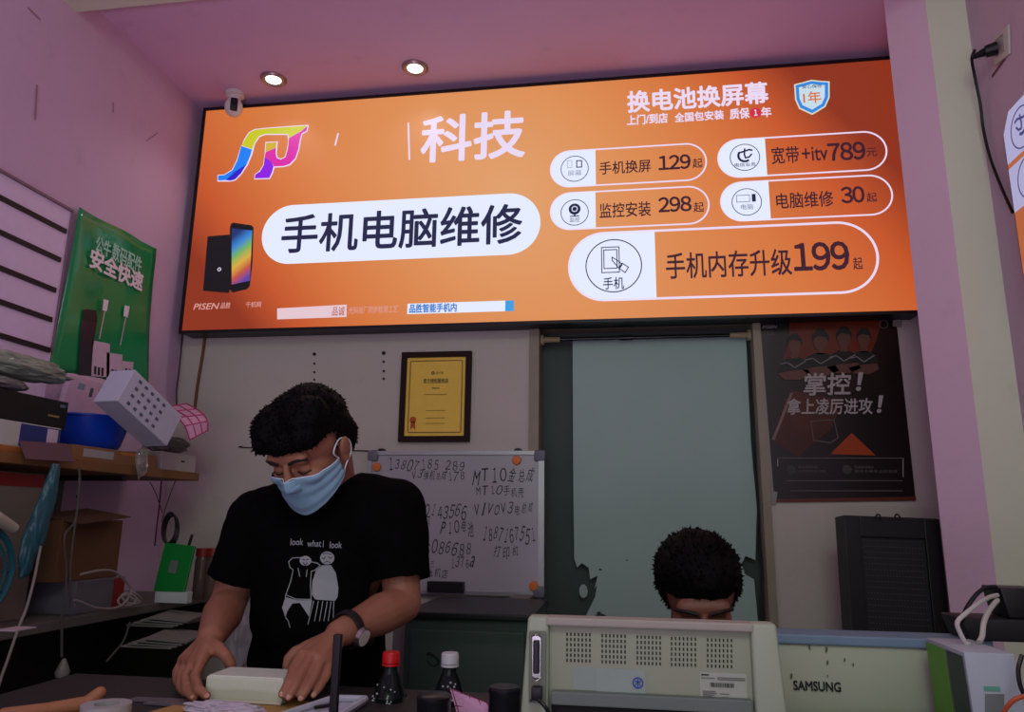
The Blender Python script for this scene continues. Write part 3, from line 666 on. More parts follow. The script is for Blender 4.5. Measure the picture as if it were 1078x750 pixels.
# teal bag with folds
bm_ = MB(); tb0 = [sb(x, y, XS+.045) for x, y in ((58,494),(53,515),(46,538),(38,558),(30,580),(26,602))]
for a_, b_, r0_, r1_ in zip(tb0, tb0[1:], (.016,.024,.028,.03,.028), (.024,.028,.03,.028,.016)): bm_.cap(a_, b_, r0_, r1_)
o = bm_.build('teal_bag', mat('teal_film', '24525a', .3)); remesh(o, .005, 3)  # teal darkened in place of shade
for v in o.data.vertices:
    n_ = abs(noise.noise(Vector((v.co.y*60, v.co.x*40, v.co.z*14)))); v.co += v.normal*(n_*.016-.004); v.co.x = XS+.045+(v.co.x-XS-.045)*.6
tag(o, 'teal plastic bag hanging in front of the pale carton', 'bag')
t = thing('desk_fan', (XS+.06, 1.35, zl), 'teal and white small desk fan partly out of frame at left', 'fan')
fc = sb(-34, 604, XS+.02)
tm = mat('teal_plastic', '1e5660', .4)  # fan teal dulled to carry the shade of this corner
mb = MB()
for r_ in (.105, .085, .06, .035): mb.tube([fc+Vector((.02, r_*math.cos(a*math.pi/12), r_*math.sin(a*math.pi/12))) for a in range(25)], .0035 if r_ < .1 else .008, 6, 1)
for a in range(12): mb.tube([fc+Vector((.02, .02*math.cos(a*math.pi/6), .02*math.sin(a*math.pi/6))), fc+Vector((.02, .105*math.cos(a*math.pi/6), .105*math.sin(a*math.pi/6)))], .002, 5, 1)
mb.build('grille', tm, t, True)
MB().ell(fc+Vector((-.01, 0, 0)), (.03, .035, .035)).build('motor', whitep, t, True)
mb = MB()
for a in (0, 120, 240):
    mb.ell(fc+Vector((.005, .05*math.cos(math.radians(a)), .05*math.sin(math.radians(a)))), (.004, .035, .03))
mb.build('blade', whitep, t, True)
MB().cyl((fc.x-.01, fc.y, zl), fc+Vector((-.01, 0, -.03)), .012).lathe((fc.x-.01, fc.y, zl+.0005), [(.06, 0), (.06, .012), (.02, .02), (0, .02)]).build('stand', tm, t, True)
o = MB().cap(sb(-5, 545, XS+.06), sb(14, 556, XS+.06), .016, .012).build('plastic_tube', mat('cream_plastic', 'a8a492', .5), None, True)
tag(o, 'cream rounded plastic tube poking in from left edge above the fan', 'tube')
# green stand, coil, scissors, jars
cg = sb(185, 600, XS+.03); zg = zl+.0005
t = thing('green_display_stand', (XS, cg.y, zl), 'small bright green counter display stand with blank code panel and white foot', 'display stand')
xg = A(170, 600, 2.25).x
def fr_rect(pl0, px0, py0, px1, py1): a = A(px0, py0, pl0); b_ = A(px1, py1, pl0); return a.x, b_.x, b_.z, a.z
YG = 2.3
zg0 = zl+.0005
x0, x1, z0, z1 = fr_rect(YG, 171, 573, 197, 630); z0 = zg0
mb = MB(); mb.box(((x0+x1)/2, YG, (z0+.03+z1)/2), (x1-x0, .01, z1-z0-.03), Euler((math.radians(-6), math.radians(5), 0)), .002); mb.build('green_panel', mat('bright_green', '0d7a2e', .4), t)
MB().box(((x0+x1)/2+.006, YG-.0005, z0+.017), (x1-x0+.006, .03, .034), None, .002).build('foot', mat('white_card2', 'b4bcb8', .5), t)
MB().box(((x0+x1)/2, YG-.0085, (z0+z1)/2+.02), (.028, .002, .04), Euler((math.radians(-6), math.radians(5), 0))).build('code_panel', mat('grey_print', '5e6e62', .5), t)
cc = A(178, 556, 2.34); mb = MB()
for i in range(3):
    mb.tube([cc+Vector((.024*math.cos(a*math.pi/8)+i*.003, .004*i, .05*math.sin(a*math.pi/8)-.005*i)) for a in range(17)], .0035, 6, 1)
mb.tube([cc+Vector((0, 0, -.05)), A(182, 585, 2.34), Vector((A(182,600,2.34).x, 2.34, zl+.004))], .003)
o = mb.build('coiled_black_cable', blackp, None, True); tag(o, 'black cable coil standing behind the green display stand', 'cable')
t = thing('black_pen', A(190,572,2.36), 'black slim pen leaning up right of the green stand', 'pen')
MB().cap(Vector((A(186,600,2.36).x, 2.36, zl+.01)), A(202,564,2.36), .004, .005).build('barrel', blackp, t, True)
for i, (px, lab) in enumerate(((210, 'clear jar with red lid standing next to the green display stand'), (222, 'clear jar with red lid standing nearest the standing man'))):
    p = A(px, 625, 2.42); p.z = zl+.0005
    t = thing('lidded_jar', p, lab, 'jar', 'red lidded jars on the lower counter')
    hj = A(px, 580, 2.42).z-p.z
    MB().lathe(p, [(0, 0), (.022, 0), (.024, .005), (.024, hj*.8), (.02, hj*.88), (0, hj*.88)]).build('jar_body', mat('smoked_jar', '5a4a40', .2, alpha=.8), t, True)
    MB().lathe(p+Vector((0, 0, hj*.88+.0005)), [(0, 0), (.024, 0), (.024, hj*.17), (0, hj*.17)]).build('lid', mat('dull_red_plastic', '7c2420', .4), t, True)
MB_ = None
# white power cables: bundle and hanging cords
wc = mat('white_cable', '86807a', .5)
P = lambda x, y, X=XS+.06: sb(x, y, X)
o = MB().tube([P(85,605), P(105,601), P(120,602), P(132,612), P(138,622), P(130,636), P(118,641), P(100,640), P(85,634), P(78,632)], .0035).build('white_cable', wc, None, True)
tag(o, 'white cable curving over the cartons on the lower counter', 'cable')
mb = MB()
for i in range(4):
    q = P(134+i*3, 632); mb.tube([q+Vector((.01*math.cos(a*.8+i), .028*math.cos(a*math.pi/4+i*.5), .016*math.sin(a*math.pi/4)+.004*i)) for a in range(9)], .0035, 6, 3)
o = mb.build('cable_bundle', wc, None, True); tag(o, 'tangled knot of white cable near the edge of lower counter', 'cable')
o = MB().tube([P(43,575), P(40,590), P(36,610), P(28,640), P(20,660), P(8,695), P(-2,725), P(-6,760)], .0035).build('extension_cable', wc, None, True)
tag(o, 'long pale cord hanging down at the left edge of the picture', 'cord')
o = MB().tube([P(83,492), P(84,515), P(78,560), P(74,600), P(74,640)], .003).tube([P(84,492), P(80,545), P(68,565), P(70,600), P(68,640)], .0025).build('hanging_grey_wires', mat('grey_cable', '4c4844', .5), None, True)  # wire grey lowered to include the shade here
tag(o, 'two thin grey wires hanging from the shelf past the brown box', 'wire')
t = thing('hanging_lamp_cord', P(64,700), 'pale cord ending in a small bulb holder above the work table', 'cord')
MB().tube([P(66,640), P(65,665), P(65,692)], .0035).build('cord', mat('grey_cable', '4c4844', .5), t, True)
MB().lathe(P(65,713), [(.0, -.0), (.015, 0), (.018, .012), (.011, .03), (.004, .045), (0, .045)]).build('holder', mat('grey_plastic', '77736c', .4), t, True)
MB().lathe(P(64,716)+Vector((0,0,-.055)), [(0, 0), (.012, .004), (.014, .03), (.012, .05), (0, .056)]).build('bulb', mat('dusty_glass', '8c8c88', .1, alpha=.5), t, True)
o = MB().tube([P(137,655), P(130,675), P(118,690), P(112,697)], .003).build('short_grey_cable', mat('grey_cable', '4c4844', .5), None, True)
tag(o, 'short grey cable drooping below the lower counter', 'cable')
o = MB().tube([A(170,505,2.5), A(168,530,2.45), A(165,555,2.4), A(163,575,2.4)], .0025).tube([A(185,505,2.5), A(176,530,2.45), A(170,550,2.42)], .0015).tube([A(158,508,2.5), A(164,520,2.47), A(171,540,2.44)], .0015).build('red_brown_wires', mat('maroon_wire', '4a2420', .5), None, True)
tag(o, 'dark red-brown wires hanging under the far end of wood shelf', 'wire')
o = MB().tube([A(83,487,1.95), A(83,515,1.95), A(82,522,1.95)], .002).ell(A(82,523,1.95), .006).build('pull_cord', blackp, None, True)
tag(o, 'short black cord with a bead hanging under the wood shelf', 'cord')
# papers, white bits and dark boxes lower down
ys = 2.25
for i, (x, y, s_, nm, lab) in enumerate(((178,655,.012,'paper_stack','stack of grey papers on inner shelf below the counter'), (176,676,.008,'magazine_stack','thin stack of dull magazines below the grey papers'))):
    p = A(x, y, ys-i*.15)
    mb = MB()
    for k_ in range(4): mb.box(p+Vector((.01*k_, 0, .006*k_)), (.15-.012*k_, .2, .004), Euler((0, math.radians(2*k_), math.radians(5*k_))))
    tag(mb.build(nm, mat('dull_paper', '6c6c66', .7)), lab, 'paper')
t = thing('storage_tub', A(185,720,1.9), 'dark plastic storage tub on the floor side under the lower counter', 'tub')
p = Vector((XLC+.31, 2.1, 0))
MB().bb(p.x-.28, p.x+.12, 1.95, 2.3, 0, .78, .01).build('tub_body', mat('near_black_plastic', '141618', .5), t)
MB().bb(p.x-.29, p.x+.13, 1.94, 2.31, .78, .80, .004).build('tub_lid', mat('dark_navy_plastic', '121c34', .5), t)
o = crumple('white_bag', Vector((A(258,665,2.1).x, 2.1, .965)), (.05, .04, .155), mat('white_film_bag', '9a9a98', .3), 31, 'pale grey plastic bag hanging behind the standing man at left', 'bag', sub=4, amp=.22)
o = fbox('pink_note', *(lambda a, b_: (a.x, b_.x))(A(-6,662,1.45), A(15,668,1.45)), 1.45, .06, A(5,664,1.45).z-.002, A(5,664,1.45).z, mat('pink_paper', 'a89aa0', .6))
tag(o, 'scrap of pinkish paper at left edge below the lower counter', 'paper')
# ------------------------------------------------------------------ doorway
fm = mat('cream_door_frame', '8e8874', .6, var=.15, scale=10)
mb = MB(); mb.bb(DX0-.03, DX0+.008, YB-.015, YB+.12, 0, DZ+.02).bb(DX0-.03, DX1+.02, YB-.015, YB+.12, DZ-.012, DZ+.02).bb(DX1-.006, DX1+.022, YB-.015, YB+.12, 0, DZ+.02)
st(mb.build('trim_2', fm), 'door frame')
t = thing('tension_rod', A(680,355,2.84), 'thin dark metal tension rod with cream end caps across the doorway top', 'curtain rod')
zr = A(680,355.5,2.84).z
MB().cyl((DX0+.008, 2.84, zr), (DX1-.006, 2.84, zr), .0065).build('rod', mat('dark_chrome', '3c3c40', .25, .9), t, True)
MB().cyl((-.02, 2.84, zr), (.03, 2.84, zr), .0095).build('joint_sleeve', mat('dark_chrome', '3c3c40', .25, .9), t, True)
for x, s_ in ((DX0+.009, 1), (DX1-.007, -1)):
    MB().cyl((x, 2.84, zr), (x+s_*.012, 2.84, zr), .022).cyl((x+s_*.012, 2.84, zr), (x+s_*.075, 2.84, zr), .012, .010).build('end_cap', mat('cream_cap', 'a89a74', .5), t, True)
o = MB().bb(DX0+.009, DX1-.007, 2.905, 2.919, .005, DZ-.013).build('door_1', mat('dark_green_door', '3c4a44', .6)); st(o)
# cloth
cl = thing('door_curtain', (0.1, 2.87, .2), 'pale teal cloth curtain with torn dark patches filling the doorway', 'curtain')
tl = mat('teal_curtain_cloth', '9cb8ac', .85, var=.07, scale=2.5)
nt = tl.node_tree
cx0, cx1 = A(603, 400, 2.87).x, DX1-.018
outline = [(cx0, zr+.004), (cx1, zr+.004)]
def zc_(y): return A(700, y, 2.87).z
right = [(cx1-.004, 1.6), (cx1+.004, 1.35), (cx1-.012, zc_(588)), (cx1-.045, zc_(584)), (cx1-.06, zc_(592)), (cx1-.05, zc_(603)), (cx1-.02, zc_(608)), (cx1-.012, .9), (cx1-.01, .2)]
left = [(cx0, .2), (cx0+.04, .92), (cx0+.045, zc_(650)), (cx0+.062, zc_(640)), (cx0+.078, zc_(630)), (cx0+.085, zc_(618)), (cx0+.075, zc_(622)), (cx0+.088, zc_(608)), (cx0+.06, zc_(612)), (cx0+.055, zc_(600)), (cx0+.03, zc_(595)), (cx0+.012, zc_(600)), (cx0+.002, zc_(590)), (cx0, 1.4)]
CP = Plane(1, 2.87, (0, -1, 0))
polys(CP, [outline+right+left], 'cloth', tl, cl, 0)
o = MB().tube([(cx1+.004*math.sin(i*1.7)+.004, 2.858, 1.98-i*.07) for i in range(16)], .0035).build('frayed_edge', mat('dark_thread', '26302c', .8), cl)
o = polys(CP, [[(cx0+.005+.016*math.cos(a*.7)+.03, zc_(625)+.025*math.sin(a*.7)) for a in range(9)]], 'light_tear_patch', mat('teal_pale_patch', '9ab0a6', .8), cl, 1)
# dark stains on the cloth
for i, (x, y, r) in enumerate(((632, 600, .006), (660, 590, .004), (632, 648, .016))):
    c = CP.uv(x, y); polys(CP, [[(c[0]+r*(1+.4*math.sin(3*a+i))*math.cos(a*math.pi/8), c[1]+r*(.6+.3*math.cos(5*a))*math.sin(a*math.pi/8)) for a in range(16)]], 'dark_stain', mat('stain_dark', '33423e', .9), cl, 1)
# ------------------------------------------------------------------ whiteboard
wx0, wx1, wz0, wz1 = A(388,476,2.77).x, A(573,480,2.77).x, A(570,629,2.77).z, A(480,475,2.77).z
wb = thing('whiteboard', ((wx0+wx1)/2, YB, wz0), 'small whiteboard covered in handwritten numbers on the back wall beside door', 'whiteboard')
MB().bb(wx0+.008, wx1-.008, 2.775, 2.785, wz0+.008, wz1-.008).build('writing_surface', mat('whiteboard_surface', 'a9a9ae', .22, var=.04, scale=5), wb)
al = mat('aluminium', 'a2a4a6', .35, .6)
mb = MB(); f_ = .014
mb.bb(wx0, wx1, 2.768, 2.798, wz0, wz0+f_).bb(wx0, wx1, 2.768, 2.798, wz1-f_, wz1).bb(wx0, wx0+f_, 2.7685, 2.798, wz0+f_, wz1-f_).bb(wx1-f_-.008, wx1, 2.7685, 2.798, wz0+f_, wz1-f_)
mb.build('frame', al, wb)
for x in (wx0, wx1):
    for z in (wz0, wz1):
        MB().box((x-(.018 if x > wx0+.1 else -.018), 2.7815, z-(.018 if z > wz0+.1 else -.018)), (.044, .034, .044), None, .012).build('corner_cap', mat('grey_corner_plastic', '6c6e78', .5), wb, True)
for x in (401, 545):
    p = A(x, 470, 2.785); p.z = wz1+.008
    MB().cyl(p+Vector((-.008, .006, 0)), p+Vector((.008, .006, 0)), .004).box(p+Vector((0, .012, -.004)), (.03, .006, .012)).build('hanger', mat('steel_dark', '4a4448', .35, .8), wb)
WBP = Plane(1, 2.775, (0, -1, 0)); ink = mat('black_marker_ink', '1c1c24', .5)
def hand(s, l, r, t_, b_, name='handwriting', w=.022):
    vs_ = WBP.rect(l, r, t_, b_); n = len(s); mb = MB(); wch = (vs_[1]-vs_[0])/n; hh = vs_[3]-vs_[2]
    rr = random.Random(sum(map(ord, s)))
    for i, ch in enumerate(s):
        if ch == ' ': continue
        g, fs, asp = textmesh(ch if ord(ch) > 255 or not ch.isdigit() else ch, 0, .18)
        wd_ = wch*(.42 if ch in '1Il' else .78); sc_ = rr.uniform(.82, 1.15); a = rr.uniform(-.2, .2); oz = rr.uniform(-.12, .12)*hh
        V = []
        for u, v, h_ in g:
            x = (u-.5)*wd_*sc_; z = (v-.5)*hh*sc_*.72
            V.append(mb.bm.verts.new(WBP.w(vs_[0]+wch*(i+.5)+x*math.cos(a)-z*math.sin(a), (vs_[2]+vs_[3])/2+oz+x*math.sin(a)+z*math.cos(a), .0006)))
        for f in fs:
            try: mb.bm.faces.new([V[k] for k in f])
            except ValueError: pass
    me = bpy.data.meshes.new(name); mb.bm.to_mesh(me); mb.bm.free(); mkobj(name, me, ink, wb)
for a in (('13807185', (408,490),(463,488),(430,481),(430,498)), ('289', (468,490),(490,490),(480,483),(480,497)), ('V3弹机总成178', (433,500),(490,500),(460,494),(460,507)),
          ('MT10金总成', (497,502),(563,504),(530,492),(530,512)), ('MT10手机壳', (500,517),(552,518),(530,511),(530,524)), ('VIVOV3电总成', (499,535),(562,536),(530,527),(530,544)),
          ('2143566', (447,538),(492,537),(470,529),(470,548)), ('P10电池', (463,555),(499,556),(480,546),(480,566)), ('36086688', (440,578),(497,576),(470,568),(470,587)),
          ('1887167551', (508,567),(564,560),(535,553),(535,574)), ('打印机', (519,581),(547,581),(532,573),(532,590)), ('三万', (446,594),(458,594),(452,588),(452,600)),
          ('本机店', (449,604),(472,604),(460,598),(460,610)), ('1376a', (474,594),(500,592),(490,585),(490,600)), ('云', (446,549),(454,549),(450,545),(450,553))):
    hand(*a)
for x, y, lab in ((397, 492, 'orange round magnet at the top left corner of the whiteboard'), (544, 485, 'orange round magnet at the top right of the whiteboard'), (562, 617, 'orange round magnet at the bottom right corner of the whiteboard')):
    p = A(x, y, 2.774)
    o = MB().lathe(p, [(0, 0), (.016, 0), (.017, .004), (.015, .009), (0, .011)], 24, axis=(0, -1, 0)).build('round_magnet', mat('orange_plastic', 'd8742a', .4), None, True)
    tag(o, lab, 'magnet', 'orange magnets on the whiteboard')
x0, x1, z0, z1 = fr_rect(2.755, 450, 612, 488, 625)
t = thing('board_eraser', ((x0+x1)/2, 2.755, z0), 'black whiteboard eraser at the bottom edge of the whiteboard', 'eraser')
MB().bb(x0, x1, 2.748, 2.7745, z0, z1, .003).build('eraser_body', blackp, t); MB().bb(x0, x1, 2.7685, 2.7747, z0+.002, z1-.002).build('felt', mat('grey_felt', '3a3a3c', .9), t)
# ------------------------------------------------------------------ certificate
x0, x1, z0, z1 = fr_rect(2.78, 423, 371, 494, 465)
ct = thing('framed_certificate', ((x0+x1)/2, YB, z0), 'framed gold certificate with dark wooden frame hanging above the whiteboard', 'certificate')
dw = mat('dark_brown_frame', '26130f', .6, spec=.2); fw_ = .022
mb = MB(); mb.bb(x0, x1, 2.778, 2.798, z0, z0+fw_, .002).bb(x0, x1, 2.778, 2.798, z1-fw_, z1, .002).bb(x0, x0+fw_, 2.7785, 2.798, z0+fw_, z1-fw_).bb(x1-fw_, x1, 2.7785, 2.798, z0+fw_, z1-fw_)
mb.build('frame', dw, ct)
MB().bb(x0+fw_, x1-fw_, 2.788, 2.795, z0+fw_, z1-fw_).build('gold_sheet', mat('gold_sheet', 'ecc84a', .35, .0, spec=.4), ct)
CT = Plane(1, 2.788, (0, -1, 0)); gd = mat('dark_gold_print', '8a6c20', .4); gk = mat('olive_print', '5a5220', .4)
i_ = fw_+.012
polys(CT, ring(pill(x0+i_, x1-i_, z0+i_, z1-i_, 1, .004), .004), 'printed_border', gd, ct, 1)
xm = (x0+x1)/2; hh = z1-z0
polys(CT, ring(circ(xm-.012, z1-hh*.24, .007, 14), .004), 'printed_emblem', gk, ct, 1)
text(CT, [('店小秘', (xm, xm+.03, z1-hh*.255, z1-hh*.22))], 'emblem_caption', gk, ct, 1, px=False, offset=0)
text(CT, [('官方授权服务店', (xm-.05, xm+.05, z1-hh*.355, z1-hh*.30))], 'title_lettering', gk, ct, 1, px=False, offset=.02)
text(CT, [('授权书', (xm-.015, xm+.015, z1-hh*.42, z1-hh*.40))], 'subtitle_lettering', gk, ct, 1, px=False, offset=.02)
polys(CT, stroke([(xm-.045, z1-hh*.48), (xm+.045, z1-hh*.48)], .002), 'printed_line', gd, ct, 1)
for k_ in (.66, .74, .80): polys(CT, stroke([(xm-.035, z1-hh*k_), (xm+.04, z1-hh*k_)], .002), 'printed_line', gd, ct, 1)
polys(CT, [circ(x0+.055, z0+hh*.24, .013, 16)], 'seal', mat('seal_orange', 'b4501c', .5), ct, 1)
polys(CT, [[(x0+.047, z0+hh*.22), (x0+.063, z0+hh*.22), (x0+.066, z0+hh*.13), (x0+.055, z0+hh*.16), (x0+.045, z0+hh*.13)]], 'seal_ribbon', mat('seal_orange', 'b4501c', .5), ct, 1)
# nails and marks on the back wall
for col, x0_, ys_, sz in (('left', 331, (373, 383, 392, 400), .004), ('right', 404, (372, 381, 391, 399), .0045)):
    for k_, y in enumerate(ys_):
        p = A(x0_, y, YB-.002)
        o = MB().cyl((p.x, YB, p.z), (p.x, YB-.006, p.z), sz*(1.6 if k_ == 0 else 1), n=12).build('wall_plug', mat('dark_hole', '201c1c', .8))
        tag(o, '%s dark wall plug in the row %s' % (('largest topmost', 'second', 'third', 'lowest')[k_], 'just left of the certificate' if col == 'right' else 'above the standing man hair'), 'wall plug', 'dark wall plugs on the back wall')
o = MB().tube([A(255,470,YB-.004), A(262,471.5,YB-.004), A(388,475,YB-.004)], .0022).build('picture_wire', mat('dark_thread2', '2c2826', .7)); tag(o, 'thin dark wire stretched level across the back wall behind the man', 'wire')
# ------------------------------------------------------------------ dark poster on the right
PY = YB-.004
DP = Plane(1, PY, (0, -1, 0)); a_, b_, c_, d_ = [DP.uv(*q) for q in ((797,337),(943,333),(964,527),(812,528))]
dp = thing('esports_poster', ((a_[0]+b_[0])/2, YB, d_[1]), 'dark glossy poster with four crossed-arm figures and white brush lettering, right of doorway', 'poster')
polys(DP, [[a_, b_, c_, d_]], 'sheet', mat('poster_near_black', '16110f', .25, var=.3, scale=4, spec=.5), dp, 0, thick=.0012)
polys(DP, [[a_, (a_[0]+.010, a_[1]), (d_[0]+.010, d_[1]), d_]], 'white_margin', mat('poster_margin', '8a8a84', .5), dp, 1)
q = lambda pts: opoly(pts, 3.572, 790, 330)
def dpp(name, pts, c, layer, m=None): return polys(DP, [q(pts)], name, m or mat('dp_'+c, c, .3), dp, layer, True)
mo = mat('poster_orange_print', '602412', .3, var=.45, scale=7)
dpp('orange_backdrop', [(150,15),(500,8),(470,110),(440,180),(120,190),(140,120)], None, 1, mo)
dpp('orange_glow', [(130,330),(160,290),(300,320),(330,370),(300,440),(220,500),(180,540),(90,480)], None, 1, mat('poster_dim_glow', '451b0f', .3, var=.5, scale=9))
dpp('orange_streak', [(360,470),(380,450),(470,535),(300,530)], None, 1, mat('poster_orange2', '9a3c14', .3))
dpp('pale_streak', [(80,475),(150,300),(160,300),(90,478)], None, 2, mat('poster_pale', '77605a', .4))
sk = mat('poster_skin', '58362c', .4); hr = mat('poster_hair', '120e0e', .4); js = mat('poster_jersey', '0c0e12', .4); wt = mat('poster_white', '9c9894', .5)
for i, (x, y, s_) in enumerate(((165,120,1.0),(262,105,1.12),(350,95,1.05),(425,98,.95))):
    dpp('printed_jersey', [(x-62*s_,y+100),(x-50*s_,y+62),(x-18,y+45),(x+18,y+45),(x+50*s_,y+62),(x+60*s_,y+100),(x+40,y+130),(x-40,y+130)], None, 2+i % 2, js)
    dpp('printed_face', [(x+24*s_*math.cos(a*.52), y+34*s_*math.sin(a*.52)) for a in range(12)], None, 4, sk)
    dpp('printed_neck', [(x-12,y+25),(x+12,y+25),(x+14,y+50),(x-14,y+50)], None, 3, sk)
    dpp('printed_hair', [(x-28*s_,y+4),(x-28*s_,y-22),(x-12,y-42*s_),(x+12,y-42*s_),(x+28*s_,y-20),(x+27*s_,y+4),(x+19,y-14),(x-8,y-18),(x-20,y-12)], None, 5, hr)
    dpp('printed_arms', [(x-62*s_,y+108),(x-20,y+98),(x+50*s_,y+92),(x+62*s_,y+112),(x+20,y+132),(x-40,y+130)], None, 4, sk)
    ob = polys(DP, stroke([DP.uv(*z) for z in q([(x-52*s_,y+72),(x-28,y+66),(x,y+86),(x+40*s_,y+62)])], .0035), 'jersey_stripe', mat('jersey_stripe_grey', '7c7876', .5), dp, 5)
text(DP, [('掌控', q([(195,262)])[0], q([(378,262)])[0], q([(290,225)])[0], q([(290,310)])[0])], 'large_lettering', wt, dp, 6, offset=.02, shear=.12)
text(DP, [('！', q([(392,262)])[0], q([(425,262)])[0], q([(290,225)])[0], q([(290,295)])[0])], 'exclamation_mark', wt, dp, 6, offset=.03, shear=.2)
text(DP, [('拿上凌厉进攻', q([(135,345)])[0], q([(458,345)])[0], q([(290,320)])[0], q([(290,382)])[0])], 'second_lettering', wt, dp, 6, offset=.02, shear=.12)
text(DP, [('！', q([(470,345)])[0], q([(500,345)])[0], q([(290,312)])[0], q([(290,378)])[0])], 'exclamation_mark', wt, dp, 6, offset=.03, shear=.2)
gy = mat('poster_grey_print', '5c5450', .5)
text(DP, [('PISEN', q([(45,52)])[0], q([(100,52)])[0], q([(70,46)])[0], q([(70,58)])[0])], 'corner_lettering', wt, dp, 2, offset=0, shear=.2)
text(DP, [('品胜', q([(60,78)])[0], q([(95,78)])[0], q([(70,74)])[0], q([(70,84)])[0])], 'corner_caption', gy, dp, 2, offset=0)
c = DP.uv(*q([(500,42)])[0]); polys(DP, ring(circ(c[0], c[1], .016, 20), .003), 'corner_emblem', gy, dp, 2)
for z in (([(100,545),(575,545)]), ([(130,630),(570,630)]), ([(150,668),(570,668)])):
    polys(DP, stroke([DP.uv(*k_) for k_ in q(z)], .003), 'printed_rule', gy, dp, 2)
for z in (([(102,575),(102,545)]), ([(573,615),(573,545)])): polys(DP, stroke([DP.uv(*k_) for k_ in q(z)], .003), 'panel_side', wt, dp, 2)
for x in (152, 362):
    c = DP.uv(*q([(x,588)])[0]); polys(DP, [circ(c[0], c[1], .016, 20)], 'printed_disc', mat('disc_grey', '38342f', .5), dp, 2)
    text(DP, [('精准操控畅快', q([(x+28,580)])[0], q([(x+100,580)])[0], q([(x,574)])[0], q([(x,584)])[0])], 'panel_lettering', gy, dp, 2, offset=0)
    text(DP, [('游戏手柄专业好选择', q([(x+28,594)])[0], q([(x+130 if x < 200 else x+190,594)])[0], q([(x,589)])[0], q([(x,600)])[0])], 'panel_lettering', gy, dp, 2, offset=0)
polys(DP, ring([DP.uv(*k_) for k_ in q([(225,405),(315,400),(330,470),(300,490),(235,480)])][::-1], .004), 'printed_device', gy, dp, 3)
polys(DP, [[DP.uv(*k_) for k_ in q([(75,700),(530,692),(622,690),(622,706),(75,712)])]], 'bottom_band', mat('poster_orange_dull', '5c2616', .4), dp, 2)
for i_, (x, y) in enumerate(((813,524),(945,338))):
    o = MB().box(A(x, y, YB-.008), (.03, .002, .045), Euler((0, .2, 0))).build('tape_strip', mat('clear_tape', '9c9c92', .25, alpha=.7)); tag(o, 'small clear tape strip at the %s corner of the dark poster' % ('lower left', 'upper right')[i_], 'tape')
# ------------------------------------------------------------------ right wall: socket, plug, cable, second sign
RY = at(0, XR, 1045, 48).y
t = thing('wall_socket', (XR, RY, at(0, XR, 1050, 50).z), 'white wall socket high on the right wall with black plug in it', 'socket')
pz = at(0, XR, 1053, 52); MB().box(pz+Vector((-.004, -.02, 0)), (.008, .086, .086), Euler((math.radians(12), 0, 0)), .004).build('face_plate', mat('cream_plate', 'b8b4a8', .5), t, True)
MB().box(pz+Vector((-.0085, -.02, 0)), (.002, .05, .05), Euler((math.radians(12), 0, 0)), .004).build('inset', mat('grey_plate', 'a09c94', .5), t)
pp = pz+Vector((-.010, -.005, .002))
t = thing('power_plug', pp, 'black power plug with long black cable running down to the wall sign', 'plug')
MB().cyl(pp, pp+Vector((-.028, .012, -.002)), .020, .017).cyl(pp+Vector((-.028, .012, -.002)), pp+Vector((-.055, .03, -.006)), .013, .006).build('plug_body', blackp, t, True)
pts = [pp+Vector((-.055, .03, -.006))]
for x, y, o_ in ((1026,53,.05), (1023,62,.05), (1026,80,.035), (1032,110,.02), (1035,135,.015), (1042,165,.012), (1052,192,.012), (1061,213,.012), (1066,224,.012)): pts.append(at(0, XR-o_, x, y))
MB().tube(pts, .0042).build('cable', blackp, t, True)
o = polys(Plane(0, XR-.001, (-1,0,0)), stroke([at(0, XR-.001, 1045, 80).yz[:], at(0, XR-.001, 1058, 62).yz[:]], .008), 'brown_tape', mat('brown_tape', '6e4038', .6), None); tag(o, 'short slanting brown tape strip on the wall under the socket', 'tape')
RP = Plane(0, XR-.03, (-1, 0, 0))
yf = RP.uv(1056, 200)[0]; z1_, z0_ = RP.uv(1057,143)[1], RP.uv(1072,318)[1]
sg2 = thing('side_lightbox', (XR, yf-.4, z0_), 'glowing orange and white sign panel on the right wall, cut by the picture edge', 'sign')
o1 = [RP.uv(1056,142), RP.uv(1080,108), (yf-.85, RP.uv(1080,108)[1]+.05), (yf-.85, z0_-.02), (RP.uv(1069,318)[0], z0_)]
yedge = RP.uv(1056,142)[0]
prof = [(yedge, z1_), (yedge-.10, RP.uv(1078,112)[1]), (yedge-.8, RP.uv(1078,112)[1]+.1), (yedge-.8, z0_), (yedge, z0_)]
mb = MB(); tp = [mb.bm.verts.new((XR-.03, y, z)) for y, z in prof]; bt = [mb.bm.verts.new((XR-.001, y, z)) for y, z in prof]
mb.bm.faces.new(tp); mb.bm.faces.new(bt[::-1])
for i in range(5): mb.bm.faces.new((tp[i], tp[(i+1) % 5], bt[(i+1) % 5], bt[i]))
mb.build('housing', fr, sg2)
ctr_ = (yedge-.4, (z0_+z1_)/2)
inner = [(ctr_[0]+(y-ctr_[0])*.985, ctr_[1]+(z-ctr_[1])*.975) for y, z in prof]
polys(RP, [inner], 'printed_face', glow('side_sign_orange', 'c2683a', .8), sg2, 1)
zA, zB, zC_, zD = RP.uv(1060,132)[1], RP.uv(1064,172)[1], RP.uv(1064,178)[1], RP.uv(1067,226)[1]
gside = glow('side_sign_white', 'b9b6e0', .8); gnv2 = glow('side_sign_navy', '4a4a80', .8)
y_in = inner[0][0]-.002
wpn = [(y_in, zB), (y_in, zA-.02), (y_in-.04, zA+.03), (y_in-.3, zA+.03), (y_in-.3, zB)]
polys(RP, [wpn], 'white_badge', gside, sg2, 2)
polys(RP, [[(y_in, zD), (y_in, zC_), (y_in-.3, zC_), (y_in-.3, zD)]], 'white_badge', gside, sg2, 2)
